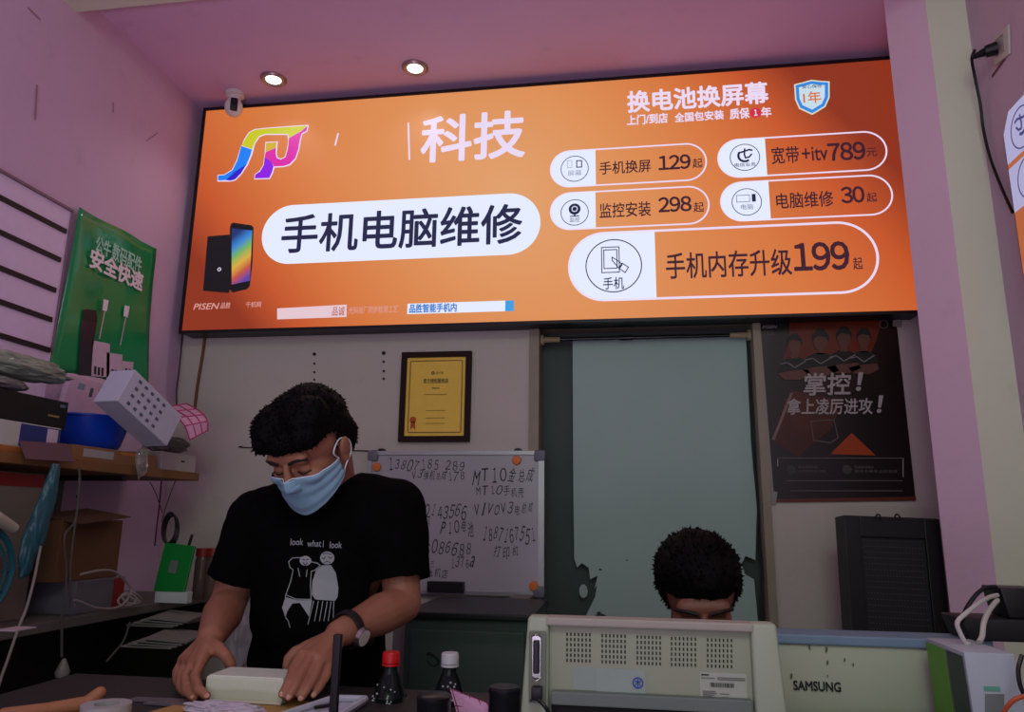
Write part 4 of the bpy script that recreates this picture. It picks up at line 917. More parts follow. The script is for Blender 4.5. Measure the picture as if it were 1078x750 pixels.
r_ = (zA-zB)*.52; cq = (y_in-.095, (zA+zB)/2+.008)
polys(RP, ring(circ(cq[0], cq[1], r_), .004), 'icon_ring', gnv2, sg2, 3)
RPm = RP
telecom(RP, cq, r_, sg2, 3, gnv2)
polys(RP, ring(circ(cq[0], (zC_+zD)/2, r_), .004), 'icon_ring', gnv2, sg2, 3)
# ------------------------------------------------------------------ work table
TZ = A(255, 739, 1.30).z
tb = thing('work_table', (0, 1.15, 0), 'long dark work table running under the printer and the cut mat', 'table')
dkt = mat('dark_table_top', '2a2826', .5, var=.15)
MB().bb(-1.12, .98, .80, 1.475, TZ-.035, TZ-.004, .004).build('table_top', dkt, tb)
for x in (-1.05, .92):
    for y in (.86, 1.42): MB().bb(x-.025, x+.025, y-.025, y+.025, 0, TZ-.036).build('leg', mat('dark_leg', '1e1e20', .5), tb)
Z0 = TZ-.0035
def zt(x, y, z=None): return at(2, TZ if z is None else z, x, y)
m_ = [zt(165,752), zt(190,741), zt(300,739), zt(345,752)]
mp_ = thing('work_mat', zt(255,748), 'yellow-tan work mat on the table under the white box', 'mat')
y0_ = .95; y1_ = zt(255,738).y
pts = [(zt(150,752).x-.02, y0_), (zt(150,752).x, m_[0].y), (m_[1].x, m_[1].y+.01), (m_[2].x+.01, m_[2].y+.02), (zt(350,752).x, y1_), (zt(350,752).x, y0_)]
mb = MB(); tv = [mb.bm.verts.new((x, y, TZ)) for x, y in pts]; bv = [mb.bm.verts.new((x, y, TZ-.0035)) for x, y in pts]
mb.bm.faces.new(tv); mb.bm.faces.new(bv[::-1])
for i in range(len(pts)): mb.bm.faces.new((tv[i], tv[(i+1) % len(pts)], bv[(i+1) % len(pts)], bv[i]))
mb.build('mat_sheet', mat('tan_mat', 'a8864a', .7, var=.1), mp_)
# white box held by the standing man
bx0, bx1 = A(215,735,1.285), A(297,735,1.285)
wbx = thing('white_phone_box', ((bx0.x+bx1.x)/2, 1.32, TZ), 'white slim box being held on the work mat by the standing man', 'box')
zt1 = A(255, 714, 1.285).z
wbm = mat('white_box_card', 'c6d0b8', .5, var=.03)
MB().box(((bx0.x+bx1.x)/2, 1.325, (TZ+.004+zt1)/2), (bx1.x-bx0.x, .08, zt1-TZ-.004), None, .003).build('tray', wbm, wbx)
MB().box(((bx0.x+bx1.x)/2+.001, 1.327, TZ+.003), (bx1.x-bx0.x-.004, .086, .004), None, .001).build('bottom_lip', mat('ivory_card', 'd0ceb8', .5), wbx)
MB().box(((bx0.x+bx1.x)/2, 1.325, zt1+.0), (bx1.x-bx0.x-.006, .074, .004), None, .001).build('top_panel', mat('white_top_card', 'cad6c2', .5), wbx)
# crumpled paper on the mat, white tray of tools
crumple('crumpled_paper', zt(240,751)+Vector((0, -.015, .010)), (.062, .025, .010), mat('tissue_paper', 'b4b0b8', .8), 41, 'crumpled pale tissue paper at the bottom edge in front of the white box', 'paper', sub=4, amp=.35, flat=TZ+.0003)
tp = zt(335, 745); t = thing('white_tray', zt(335,752,TZ), 'white shallow plastic tray with tool on the table beside the box', 'tray')
cx_, cy_ = zt(333, 752).x, zt(333,752).y
zz = Z0; prof = [(cx_-.045, cy_-.06), (cx_-.005, cy_+.085), (cx_+.05, cy_+.09), (cx_+.045, cy_-.06)]
def pris(pts, z0, z1, name, m, parent, inset=0):
    mb = MB(); c0 = sum((Vector((x, y, 0)) for x, y in pts), Vector())/len(pts)
    a = [mb.bm.verts.new((x, y, z1)) for x, y in pts]; b = [mb.bm.verts.new((c0.x+(x-c0.x)*(1-inset), c0.y+(y-c0.y)*(1-inset), z0)) for x, y in pts]
    mb.bm.faces.new(a); mb.bm.faces.new(b[::-1])
    for i in range(len(pts)): mb.bm.faces.new((a[i], a[(i+1) % len(pts)], b[(i+1) % len(pts)], b[i]))
    return mb.build(name, m, parent)
wtm = mat('white_tray_plastic', 'b4bcc4', .35)
pris([(x, y) for x, y in prof], zz, zz+.004, 'tray_floor', wtm, t)
mb = MB()
for i in range(4):
    a, b = prof[i], prof[(i+1) % 4]; mb.tube([(a[0], a[1], zz+.009), (b[0], b[1], zz+.009)], .006, 8, 1); mb.ell((a[0], a[1], zz+.009), .006, n=8)
mb.build('rim', wtm, t, True)
o = MB().cap((cx_-.01, cy_+.02, zz+.0085), (cx_+.015, cy_+.045, zz+.0085), .003).build('small_tool', blackp, None, True); tag(o, 'tiny dark tool lying in the white tray', 'tool')
t = thing('tape_roll', zt(110,748), 'white round tape roll standing on table at bottom left', 'tape roll')
p = zt(110, 760); p.z = Z0; hr_ = at(1, p.y, 110, 741).z-p.z
MB().lathe(p, [(.018, 0), (.036, 0), (.036, hr_), (.018, hr_), (.018, 0)], 32).build('roll', mat('white_tape', 'a0a29e', .5), t, True)
p = A(30, 748, 1.36)
t = thing('wooden_handle_tool', Vector((A(60,745,1.4).x, 1.4, Z0)), 'tan wooden tool lying behind the white tape roll', 'tool')
hx0, hx1 = zt(5,754,Z0+.012), zt(90,742,Z0+.012); zh = Z0+.012
mb = MB().chain([hx0, (hx0+hx1)/2, hx1], [.012, .011, .013]); mb.build('handle', mat('tan_wood', '9c6a48', .5), t, True)
MB().cap(hx1, hx1+Vector((.016, .01, .016)), .012, .010).build('knob', mat('tan_wood', '9c6a48', .5), t, True)
for i, (a, b, n_) in enumerate(((135, 205, 'strip nearest the tape roll'), (150, 215, 'strip nearest the white box'))):
    pa_, pb_ = zt(a, 739+i*4, Z0), zt(b, 739+i*4, Z0)
    o = MB().box(((pa_.x+pb_.x)/2, (pa_.y+pb_.y)/2, Z0+.0022), (pb_.x-pa_.x, .022, .003), Euler((0, 0, .04-.1*i))).build('metal_strip', mat('dull_metal', '7c7c80', .35, .5)); tag(o, 'flat grey %s on the table' % n_, 'strip')
# bottles
cp = mat('clear_pet', '30403c', .08, trans=.85, ior=1.3, spec=.6)
def bottle(x, ycap, Y, capm, label, tether=False):
    p = A(x, ycap, Y); top = p.z; p.z = Z0+.0005; h = top-p.z
    t = thing('water_bottle', p, label, 'bottle')
    MB().lathe(p, [(0, 0), (.030, 0), (.032, .006), (.032, h-.085), (.030, h-.075), (.020, h-.045), (.0125, h-.03), (.0125, h-.018), (0, h-.018)], 32).build('bottle_body', cp, t, True)
    MB().lathe(p+Vector((0, 0, h-.017)), [(0, 0), (.0155, 0), (.0155, .015), (.014, .018), (0, .018)], 32).build('cap', capm, t, True)
    MB().lathe(p+Vector((0, 0, h-.022)), [(.0128, 0), (.0158, 0), (.0158, .004), (.0128, .004)], 32).build('cap_ring', capm, t, True)
    mb = MB()
    for i in range(22):
        a = random.uniform(-2.6, -.5); z = random.uniform(h-.1, h-.045); r = .0325 if z < h-.075 else .0325-(z-(h-.075))*.42
        mb.ell(p+Vector((r*math.cos(a), r*math.sin(a), z)), .0012+random.random()*.0008, n=6)
    mb.build('water_drops', mat('water_drop', 'd0d8d8', .05, .3), t, True); return t
bottle(412, 687, 1.38, mat('red_cap', 'c01818', .35), 'clear plastic bottle with bright red cap beside the standing man')
bottle(474, 688, 1.38, mat('pale_cap', 'b8bcbc', .4), 'clear plastic bottle with whitish cap in front of the dark green cabinet')
for x, y, w, Y, lab in ((457, 731, 17, 1.22, 'black round pot between the two bottles and pink checked card'), (531, 723, 16, 1.22, 'dark round pot beside the left edge of the printer')):
    p = A(x, y+2, Y); zt_ = p.z; p.z = Z0; r_ = w/F*Y
    t = thing('black_pot', p, lab, 'pot')
    MB().lathe(p, [(0, 0), (r_*.95, 0), (r_, .004), (r_, zt_-Z0-.008), (r_*1.03, zt_-Z0-.006), (r_*1.03, zt_-Z0), (r_*.9, zt_-Z0+.003), (0, zt_-Z0+.004)], 32).build('pot_body', mat('black_satin', '16181c', .3), t, True)
t = thing('checked_card', A(495,745,1.2), 'pink card with dark red grid lines leaning between the two black pots', 'card')
q4 = [A(474,725,1.30), A(513,740,1.27), A(525,762,1.24), A(486,768,1.26)]
mb = MB(); vs = [mb.bm.verts.new(q) for q in q4]; mb.bm.faces.new(vs); g = mb.build('card_sheet', pkm, t); g.modifiers.new('s', 'SOLIDIFY').thickness = .002
mb = MB(); up_ = Vector((0, -.0018, .0012))
for k_ in (.05, .28, .52, .76, .98): mb.tube([q4[0].lerp(q4[1], k_)+up_, q4[3].lerp(q4[2], k_)+up_], .0009, 5, 1)
for k_ in (.03, .45, .9): mb.tube([q4[0].lerp(q4[3], k_)+up_, q4[1].lerp(q4[2], k_)+up_], .0009, 5, 1)
mb.build('grid_lines', mat('maroon_print', '6e1c38', .5), t)
t = thing('tool_stand', A(355,748,1.16), 'slim black upright stand in front of the standing man watch', 'stand')
ps = A(356, 668, 1.18)
MB().bb(ps.x-.006, ps.x+.006, 1.174, 1.186, Z0+.010, ps.z, .002).build('post', blackp, t); MB().cyl((ps.x, 1.18, Z0+.0003), (ps.x, 1.18, Z0+.010), .035, .033).build('base', blackp, t)
# ------------------------------------------------------------------ dark cabinet behind the bottles
cxa, cxb = A(426, 660, 2.2).x, A(560, 660, 2.2).x; ztc = A(480, 652, 2.2).z
t = thing('green_cabinet', ((cxa+cxb)/2, 2.4, 0), 'dark grey-green cabinet under the whiteboard behind the bottles', 'cabinet')
MB().bb(cxa, cxb, 2.2, 2.62, .0, ztc, .006).build('cabinet_body', mat('dark_green_panel', '34443c', .45, var=.1), t)
MB().bb(cxa-.005, cxb+.005, 2.185, 2.63, ztc, ztc+.018, .004).build('top_board', mat('black_board', '121413', .4), t)
MB().bb(cxa+.02, cxb-.02, 2.190, 2.199, .12, ztc-.03, .003).build('door_panel', mat('dark_green_panel2', '384a40', .4), t)
o = MB().tube([A(449,690,2.185), A(452,688,2.184), A(460,693,2.184), A(461,699,2.185), A(456,701,2.185), A(450,695,2.185)], .002).build('door_latch_string', blackp, t)
o = MB().bb(cxa-.065, cxa-.012, 2.3, 2.5, 0, ztc-.02).build('grey_board', mat('pale_grey_board', '7c7a74', .6)); tag(o, 'narrow pale grey board standing upright left of the green cabinet', 'board')
o = MB().bb(A(534,632,2.6).x, A(556,632,2.6).x, 2.64, 2.78, ztc+.019, A(540,631,2.6).z-.01).build('small_grey_block', mat('mid_grey', '6a6866', .5)); tag(o, 'small grey block on the back wall under whiteboard right corner', 'block')
# ------------------------------------------------------------------ printer (rear side towards the viewer)
PX0, PX1, PYY = A(549,700,1.15).x, A(824,700,1.15).x, 1.15
ptop = A(690, 654, 1.15).z
pr = thing('dot_matrix_printer', ((PX0+PX1)/2, 1.15, TZ), 'beige dot matrix printer seen from behind with vent holes and barcode sticker', 'printer')
bei = mat('beige_plastic', '9ca890', .5, var=.05, scale=8); beid = mat('dark_beige_plastic', '929a82', .5, var=.05); beig = mat('grey_beige_plastic', '68746c', .5)
pb0 = Z0+.0005
def hexa(x0, x1, xt0, xt1, y0, y1, yt0, yt1, z0, z1, name, m, parent, bev=.006):
    bm = bmesh.new(); v = [bm.verts.new(c) for c in ((x0,y0,z0),(x1,y0,z0),(x1,y1,z0),(x0,y1,z0),(xt0,yt0,z1),(xt1,yt0,z1),(xt1,yt1,z1),(xt0,yt1,z1))]
    for f in ((0,3,2,1),(4,5,6,7),(0,1,5,4),(1,2,6,5),(2,3,7,6),(3,0,4,7)): bm.faces.new([v[i] for i in f])
    if bev: bmesh.ops.bevel(bm, geom=bm.edges[:], offset=bev, segments=3, affect='EDGES', profile=.5)
    mb = MB(); mb.bm.free(); mb.bm = bm; return mb.build(name, m, parent, True)
xa, xb = A(556,653,1.16).x, A(817,659,1.16).x
wl = (PX1-PX0)
# side pillars of the case and a recessed back panel between them
xi0, xi1 = A(577,700,1.15).x, A(793,700,1.15).x
hexa(PX0-.004, xi0, xa, xi0, 1.150, 1.34, 1.156, 1.190, pb0, ptop, 'case_left_end', bei, pr, .005)
hexa(xi1, PX1+.006, xi1, xb, 1.150, 1.34, 1.156, 1.190, pb0, ptop, 'case_right_end', bei, pr, .005)
hexa(xi0, xi1, xi0, xi1, 1.166, 1.338, 1.166, 1.188, pb0, ptop-.006, 'back_panel', beid, pr, .001)
MB().bb(xi0-.004, xi1+.004, 1.154, 1.189, ptop-.012, ptop, .003).build('top_edge', mat('pinkish_beige', '9c988a', .5), pr)
zsl = A(690, 735, 1.16).z
MB().bb(xi0+.004, xi1-.004, 1.150, 1.166, zsl-.014, zsl+.004, .002).build('paper_slot_guide', beig, pr)
MB().bb(xi0+.004, xi1-.004, 1.158, 1.17, pb0+.002, zsl-.016).build('paper_slot', mat('slot_black', '0c0e0c', .7), pr)
PP = Plane(1, 1.166, (0, -1, 0)); hole = mat('vent_hole', '1a1c16', .8)
for g_, (gx0, gx1, gy) in enumerate(((597,621,668), (634,658,669.5), (671,695,671), (707,732,672.5), (745,770,674))):
    ps_ = []
    for i in range(7):
        for j in range(6):
            x = gx0+(gx1-gx0)*i/6; y = gy+j*5.5+i*.12
            a = PP.uv(x-.8, y-1.7); b = PP.uv(x+.8, y+1.7); ps_.append([(a[0], b[1]), (b[0], b[1]), (b[0], a[1]), (a[0], a[1])])
    polys(PP, ps_, 'vent_grille', hole, pr, 0)
rr = PP.rect((603,715),(679,715),(640,704),(640,728)); polys(PP, [pill(*rr, 3, .002)], 'blank_label', mat('pale_label', '8c9c90', .5), pr, 0)
rr = PP.rect((628,715),(679,715),(640,704),(640,733)); polys(PP, [pill(*rr, 3, .002)], 'blank_label', mat('pale_label2', '90a094', .5), pr, 1, thick=.0003)
c = PP.uv(671.5, 719); bl = mat('label_blue_ink', '2846a4', .5)
polys(PP, ring(circ(c[0], c[1], .0078, 24), .0018)+stroke([(c[0]-.004, c[1]+.002), (c[0]+.004, c[1]+.002)], .0012)+stroke([(c[0], c[1]+.005), (c[0], c[1]-.006)], .0012)+stroke([(c[0], c[1]+.002), (c[0]-.004, c[1]-.004)], .001)+stroke([(c[0], c[1]+.002), (c[0]+.004, c[1]-.004)], .001), 'certification_mark', bl, pr, 2)
rr = PP.rect((737,723),(786,724),(760,709),(760,736)); polys(PP, [pill(*rr, 3, .002)], 'rating_label', mat('rating_label_white', 'a4aa9c', .5), pr, 0)
lw_, lh_ = rr[1]-rr[0], rr[3]-rr[2]; dki = mat('label_ink', '2c3028', .6)
bars = []; xx = rr[0]+lw_*.22
while xx < rr[0]+lw_*.72:
    w_ = random.choice((.0006, .0009, .0013)); bars.append([(xx, rr[3]-lh_*.55), (xx+w_, rr[3]-lh_*.55), (xx+w_, rr[3]-lh_*.38), (xx, rr[3]-lh_*.38)]); xx += w_+random.choice((.0006, .0010))
polys(PP, bars, 'barcode', dki, pr, 1)
polys(PP, [[(rr[0]+lw_*.03, rr[3]-lh_*.11), (rr[0]+lw_*.2, rr[3]-lh_*.11), (rr[0]+lw_*.2, rr[3]-lh_*.06), (rr[0]+lw_*.03, rr[3]-lh_*.06)]], 'label_heading', dki, pr, 1)
for (a, b, z) in ((.03, .12, .2), (.14, .33, .2), (.38, .97, .17), (.38, .97, .24), (.05, .33, .72), (.05, .36, .79), (.05, .3, .86), (.42, .62, .8), (.48, .62, .93), (.05, .25, .93)):
    polys(PP, [[(rr[0]+lw_*a, rr[3]-lh_*(z+.025)), (rr[0]+lw_*b, rr[3]-lh_*(z+.025)), (rr[0]+lw_*b, rr[3]-lh_*(z-.01)), (rr[0]+lw_*a, rr[3]-lh_*(z-.01))]], 'label_small_print', mat('label_small_ink', '6c7068', .6), pr, 1)
# connector bay at the left end
sx0, sx1 = A(557,700,1.15).x, A(575,700,1.15).x
MB().bb(sx0, sx1, 1.147, 1.152, A(565,740,1.15).z, A(565,665,1.15).z, .001).build('connector_bay', mat('bay_green_grey', '6c7464', .5), pr)
cxm = A(565,690,1.147).x; zc1, zc2 = A(565,671,1.147).z, A(565,712,1.147).z
MB().bb(cxm-.007, cxm+.007, 1.144, 1.148, zc2-.003, zc1+.003, .001).build('parallel_port_shell', mat('bright_steel', '9aa098', .25, .8), pr)
MB().bb(cxm-.0045, cxm+.0045, 1.138, 1.144, zc2+.004, zc1-.004, .002).build('parallel_port', blackp, pr)
mb = MB()
for z in (zc1+.001, zc2-.001):
    mb.tube([(cxm-.007, 1.141, z), (cxm, 1.137, z+(.004 if z > zc2+.01 else -.004)), (cxm+.007, 1.141, z)], .0012)
mb.build('clip', mat('bright_steel', '9aa098', .25, .8), pr, True)
zp = A(565,728,1.147).z
MB().bb(cxm-.006, cxm+.009, 1.132, 1.147, zp-.010, zp+.008, .002).tube([(cxm, 1.136, zp-.006), (cxm+.014, 1.130, zp-.016), (cxm+.02, 1.132, zp-.03), (cxm+.02, 1.135, TZ+.01)], .003).build('power_lead', blackp, pr, True)
MB().cyl((cxm-.008, 1.1465, zp-.013), (cxm-.008, 1.1475, zp-.013), .002).build('screw', blackp, pr)
# ------------------------------------------------------------------ beige machine case with blue lid edge
sa, sb_ = A(800,690,1.40).x, A(1045,690,1.40).x; zs = A(900, 670, 1.40).z
sm = thing('blue_edged_machine', ((sa+sb_)/2, 1.5, TZ), 'cream machine case with light blue top edge right of the beige printer', 'machine')
hexa(sa, sb_, sa+.002, sb_-.002, 1.40, 1.474, 1.402, 1.474, Z0+.0005, zs-.016, 'case_body', mat('cream_plastic2', 'a0aa90', .5, var=.06, scale=6), sm, .003)
MB().bb(sa-.002, sb_+.002, 1.396, 1.476, zs-.0157, zs, .003).build('blue_lid_edge', mat('light_blue_plastic', '6a8494', .5), sm)
SMP = Plane(1, 1.40, (0, -1, 0))
text(SMP, [('SAMSUNG', (835,722),(885,722),(850,717),(850,727.5))], 'maker_lettering', mat('black_print', '1c1c1c', .5), sm, 1, offset=.03)
for i, (x, y, r) in enumerate(((852,681,.0025), (870,684,.003), (871,698,.0025), (889,695,.002), (833,712,.003), (898,700,.002), (871,712,.0015), (853,684,.001))):
    c = SMP.uv(x, y); polys(SMP, [[(c[0]+r*.7*math.cos(a*.785), c[1]+r*1.6*math.sin(a*.785+.3)) for a in range(8)]], 'dirt_fleck', mat('dirt_brown', '5c563c', .8), sm, 1, thick=.0002)
# black perforated tower behind it
tw0, tw1 = A(892,600,2.45), A(994,600,2.45); ztw = A(935, 545, 2.45).z; hz = .0
t = thing('black_mesh_tower', ((tw0.x+tw1.x)/2, 2.5, 0), 'black perforated panel tower standing against the wall under the dark poster', 'tower')
zbt = .78; rt_ = Euler((math.radians(-3), math.radians(1.5), 0)).to_matrix(); ct_ = Vector(((tw0.x+tw1.x)/2, 2.46, (zbt+ztw)/2)); ww, hh_ = (tw1.x-tw0.x), ztw-zbt
MB().box(ct_+Vector((0, .05, 0)), (ww, .10, hh_), rt_, .004).build('case_body', mat('black_matte', '17181a', .5), t)
mb = MB(); fwd = .022
for dx_, dz_, w_, h_ in ((-ww/2+fwd, 0, fwd*2, hh_), (ww/2-fwd, 0, fwd*2, hh_), (0, hh_/2-.03, ww-fwd*4, .06), (0, -hh_/2+.03, ww-fwd*4, .06)):
    mb.box(ct_+rt_@Vector((dx_, -.004, dz_)), (w_, .014, h_), rt_, .002)
mb.build('front_frame', mat('black_satin2', '0e0f10', .4), t)
hl = mat('mesh_dot', '4c4e4a', .5); mb = MB(); nx, nz = 20, 26
for i in range(nx):
    for j in range(nz):
        x = -ww/2+fwd*2+.012+(ww-fwd*4-.024)*i/(nx-1); z = hh_/2-.07-(hh_*.78)*j/(nz-1)
        c = ct_+rt_@Vector((x, -.0015, z)); r = .0019
        vs = [mb.bm.verts.new(c+rt_@Vector(q_)) for q_ in ((-r, 0, 0), (0, 0, -r), (r, 0, 0), (0, 0, r))]; mb.bm.faces.new(vs)
mb.build('perforated_mesh', hl, t)
for x in (925, 945):
    p = A(x, 545, 2.45); mb = MB().tube([p+Vector((-.01, .0, -.006)), p+Vector((-.004, 0, .008)), p+Vector((.004, 0, .006)), p+Vector((.008, 0, -.008))], .0025); mb.build('wire_clip', blackp, t, True)
t2 = thing('low_cabinet', (ct_.x, 2.55, 0), 'dark low cabinet carrying the black perforated tower', 'cabinet')
MB().bb(ct_.x-.3, ct_.x+ww/2+.0, 2.40, 2.62, .0, zbt-.012, .004).build('cabinet_body', mat('dark_cabinet_grey', '2c2c2c', .5), t2)
# white carton with green side
wa, wb_ = A(1022,710,1.22).x, A(1070,710,1.22).x; zw = A(1040, 688, 1.22).z
t = thing('green_sided_carton', ((wa+wb_)/2, 1.28, TZ), 'white carton with bright green side and blank grey patch at right edge', 'box')
hexa(wa, wb_+.008, wa-.006, wb_, 1.22, 1.36, 1.22, 1.36, Z0+.0005, zw, 'carton_body', mat('white_carton', 'a4aeb4', .5), t, .001)
wp = Plane(0, wa-.0035, (-1, 0, 0)); 
def side(y0, y1, name, c, k_=.0015):
    mb = MB(); vs = [mb.bm.verts.new(q_) for q_ in ((wa-k_, y0, Z0+.003), (wa-k_, y1, Z0+.003), (wa-.006-k_, y1, zw-.006), (wa-.006-k_, y0, zw-.006))]; mb.bm.faces.new(vs); g = mb.build(name, mat(name+'_print', c, .45), t); g.modifiers.new('s', 'SOLIDIFY').thickness = .0006
side(1.285, 1.358, 'green_side_panel', '58a028'); side(1.225, 1.280, 'dark_side_panel', '2c4434')
WP = Plane(1, 1.2195, (0, -1, 0))
polys(WP, [[WP.uv(1037,731), WP.uv(1057,731), WP.uv(1057,752), WP.uv(1037,752)]], 'blank_patch', mat('grey_patch', '6c7470', .6), t, 0)
rr = WP.rect((1036,726),(1053,726),(1045,723),(1045,728)); polys(WP, [[(rr[0], rr[2]), (rr[1], rr[2]), (rr[1], rr[3]), (rr[0], rr[3])]], 'teal_caption_bar', mat('teal_caption', '5c9c84', .5), t, 0)
# black device with white and black cables above it
da, db = A(1046,640,1.42).x, A(1090,640,1.42).x; zd = A(1060, 618, 1.42).z
t = thing('black_adapter', ((da+db)/2, 1.42, zd), 'black box-shaped adapter with white and black cables at the right edge', 'adapter')
zk = A(1060, 650, 1.42).z
hexa(da+.01, db, da, db, 1.39, 1.46, 1.39, 1.46, zk+.0006, zd, 'adapter_body', mat('black_adapter_plastic', '141416', .4), t, .003)
t3 = thing('black_equipment', ((da+db)/2, 1.45, TZ), 'larger black equipment case under the adapter at right edge', 'equipment')
hexa(A(1020,660,1.385).x, db+.04, A(1012,660,1.385).x, db+.04, 1.385, 1.47, 1.385, 1.47, max(Z0, zs)+.0005, zk, 'equipment_body', mat('black_matte', '17181a', .5), t3, .003)
def cab(name, pts, r, m, lab):
    o = MB().tube(pts, r).build(name, m, None, True); tag(o, lab, 'cable'); return o
ct2 = mat('white_cable2', 'b4b4aa', .45)
cab('white_cable', [A(1050,627,1.385), A(1042,629,1.37), A(1030,636,1.33), A(1018,645,1.31), A(1008,655,1.30), A(1010,665,1.30), A(1018,680,1.30), Vector((A(1021,687,1.30).x, 1.30, zw+.004))], .0035, ct2, 'white cable looping left from the black adapter into the white carton')
cab('white_cable', [A(1050,632,1.385), A(1042,642,1.36), A(1036,655,1.33), A(1034,670,1.31), Vector((A(1032,686,1.30).x, 1.30, zw+.004))], .004, ct2, 'white cable dropping straight from the black adapter to the carton top')
cab('black_cable', [A(1048,618,1.40), A(1038,619,1.38), A(1028,626,1.37), A(1018,640,1.37), A(1012,655,1.383)], .0035, blackp, 'black cable arching over the white cables beside the adapter')
cab('orange_cable', [A(1056,752,1.19), A(1060,745,1.185), A(1068,737,1.18), A(1082,732,1.18)], .003, mat('orange_cable_plastic', 'b4502c', .45), 'orange cable at the bottom right corner in front of the carton')
cab('dark_cable_bundle', [A(1076,690,1.19), A(1072,705,1.185), A(1074,722,1.185), A(1080,735,1.185)], .003, blackp, 'dark cable at the right edge beside the white carton')
# ------------------------------------------------------------------ people
skin = mat('skin', '93644c', .5, var=.08, scale=25); skin2 = mat('skin_face', '7c5240', .5, var=.08, scale=25)
hairm = mat('black_hair', '050404', .7, var=.3, scale=120, bump=.4, spec=.12); lash = mat('brow_hair', '1c1412', .6)
def head_prims(mb, T, ears=(1, 1)):
    """adds a head to mb; T maps head space (face towards -Y, up +Z, origin between the ears) to the world"""
    R = T.to_3x3()
    def el(c, r, e=(0, 0, 0)): mb.ell(T@Vector(c), r, R@Euler(e).to_matrix(), 24)
    def cp_(a, b, r0, r1): mb.cap(T@Vector(a), T@Vector(b), r0, r1, 14)
    el((0, .012, .045), (.074, .092, .082)); el((0, -.030, -.02), (.060, .058, .080)); el((0, -.048, -.078), (.032, .032, .030))
    el((0, -.01, -.045), (.060, .060, .050)); cp_((-.034, -.072, .042), (.034, -.072, .042), .017, .017)
    cp_((0, -.088, .03), (0, -.106, -.012), .007, .011); el((-.010, -.098, -.014), (.009, .010, .008)); el((.010, -.098, -.014), (.009, .010, .008))
    for s_ in (-1, 1):
        el((s_*.036, -.062, -.005), (.024, .024, .020)); el((s_*.031, -.074, .017), (.015, .011, .010))
        if ears[0 if s_ < 0 else 1]: el((s_*.077, .012, .0), (.009, .019, .030), (0, s_*.25, 0)); el((s_*.074, .006, -.018), (.008, .012, .014))
    cp_((-.018, -.084, -.048), (.018, -.084, -.048), .009, .009); cp_((-.015, -.083, -.056), (.015, -.083, -.056), .009, .009)
def hair_mesh(name, T, lobes, cut, parent, seed, spikes=400, slen=.02, fwd=(0, -.4, .2)):
    mb = MB(); R = T.to_3x3()
    for c, r in lobes: mb.ell(T@Vector(c), r, R, 24)
    o = mb.build(name, hairm, parent); remesh(o, .004, 3)
    bm = bmesh.new(); bm.from_mesh(o.data)
    Ti = T.inverted()
    bmesh.ops.delete(bm, geom=[f for f in bm.faces if cut(Ti@f.calc_center_median())], context='FACES')
    bmesh.ops.delete(bm, geom=[v for v in bm.verts if not v.link_faces], context='VERTS')
    for v in bm.verts:
        n = noise.noise(v.co*38+Vector((seed, 0, 0)))*.004+noise.noise(v.co*110)*.0012; v.co += v.normal*n
    bm.normal_update(); rr = random.Random(seed); vs = [v for v in bm.verts]
    sp = []
    for _ in range(spikes):
        v = rr.choice(vs); loc = Ti@v.co
        d = (v.normal*.9+R@Vector((fwd[0]+rr.uniform(-.5, .5), fwd[1]+rr.uniform(-.3, .3), fwd[2] if loc.z > .05 else -.8))).normalized()
        sp.append((v.co-v.normal*.004, v.co+d*slen*rr.uniform(.4, 1.1)))
    me = bpy.data.meshes.new(name); bm.to_mesh(me); bm.free(); old = o.data; o.data = me; me.materials.clear(); me.materials.append(hairm)
    mb = MB(); mb.bm.from_mesh(o.data)
    for a, b in sp: mb.cyl(a, b, .0032, .0003, 5, False)
    me = bpy.data.meshes.new(name); mb.bm.to_mesh(me); mb.bm.free(); me.materials.append(hairm); o.data = me
    me.polygons.foreach_set('use_smooth', [True]*len(me.polygons)); return o
def frame_from(c, f, rollup):
    """head transform with face direction f; rollup = approximate up"""
    f = Vector(f).normalized(); u = Vector(rollup); u = (u-f*u.dot(f)).normalized(); r = f.cross(u)  # right-hand side of the viewer's left..
    # columns: X = u x (-f)...
    y = -f; x = y.cross(u).normalized(); M = Matrix((x, y, u)).transposed().to_4x4(); return Matrix.Translation(Vector(c)) @ M
# --- standing man ---------------------------------------------------
m1 = thing('person', (A(338,600,1.68).x, 1.70, 0), 'standing person in black printed T-shirt and blue face mask, holding a white box', 'person')
hc = A(329, 477, 1.55)
T1 = frame_from(hc, (-.16, -.74, -.70), (-.17, -.66, .74))
neck_base = A(348, 520, 1.665); nk = T1@Vector((0, .035, -.05))
sL, sR = A(271,549,1.64), A(416,535,1.66)
eL, eR = A(240,636,1.64), A(424,636,1.63)
wL, wR = A(222,672,1.42), A(356,668,1.44)
chest = A(340,590,1.68); belly = A(334,690,1.70); hip = Vector((belly.x, 1.72, .90))
mb = MB(); head_prims(mb, T1)
mb.cap(nk, neck_base, .054, .060); mb.cap(T1@Vector((0, .03, -.02)), neck_base, .050, .058)
mb.cap(neck_base, sL, .055, .050).cap(neck_base, sR, .055, .050)
mb.ell(chest, (.145, .09, .17)).ell(belly, (.135, .095, .16)).cap(belly, hip, .12, .12)
def limb(a, b, r0, rm, r1, k=.35):
    m_ = a.lerp(b, k); mb.cap(a, m_, r0, rm).cap(m_, b, rm, r1)
limb(sL, eL, .050, .046, .040); limb(sR, eR, .050, .046, .040)
limb(eL, wL, .040, .042, .026); limb(eR, wR, .040, .042, .026)
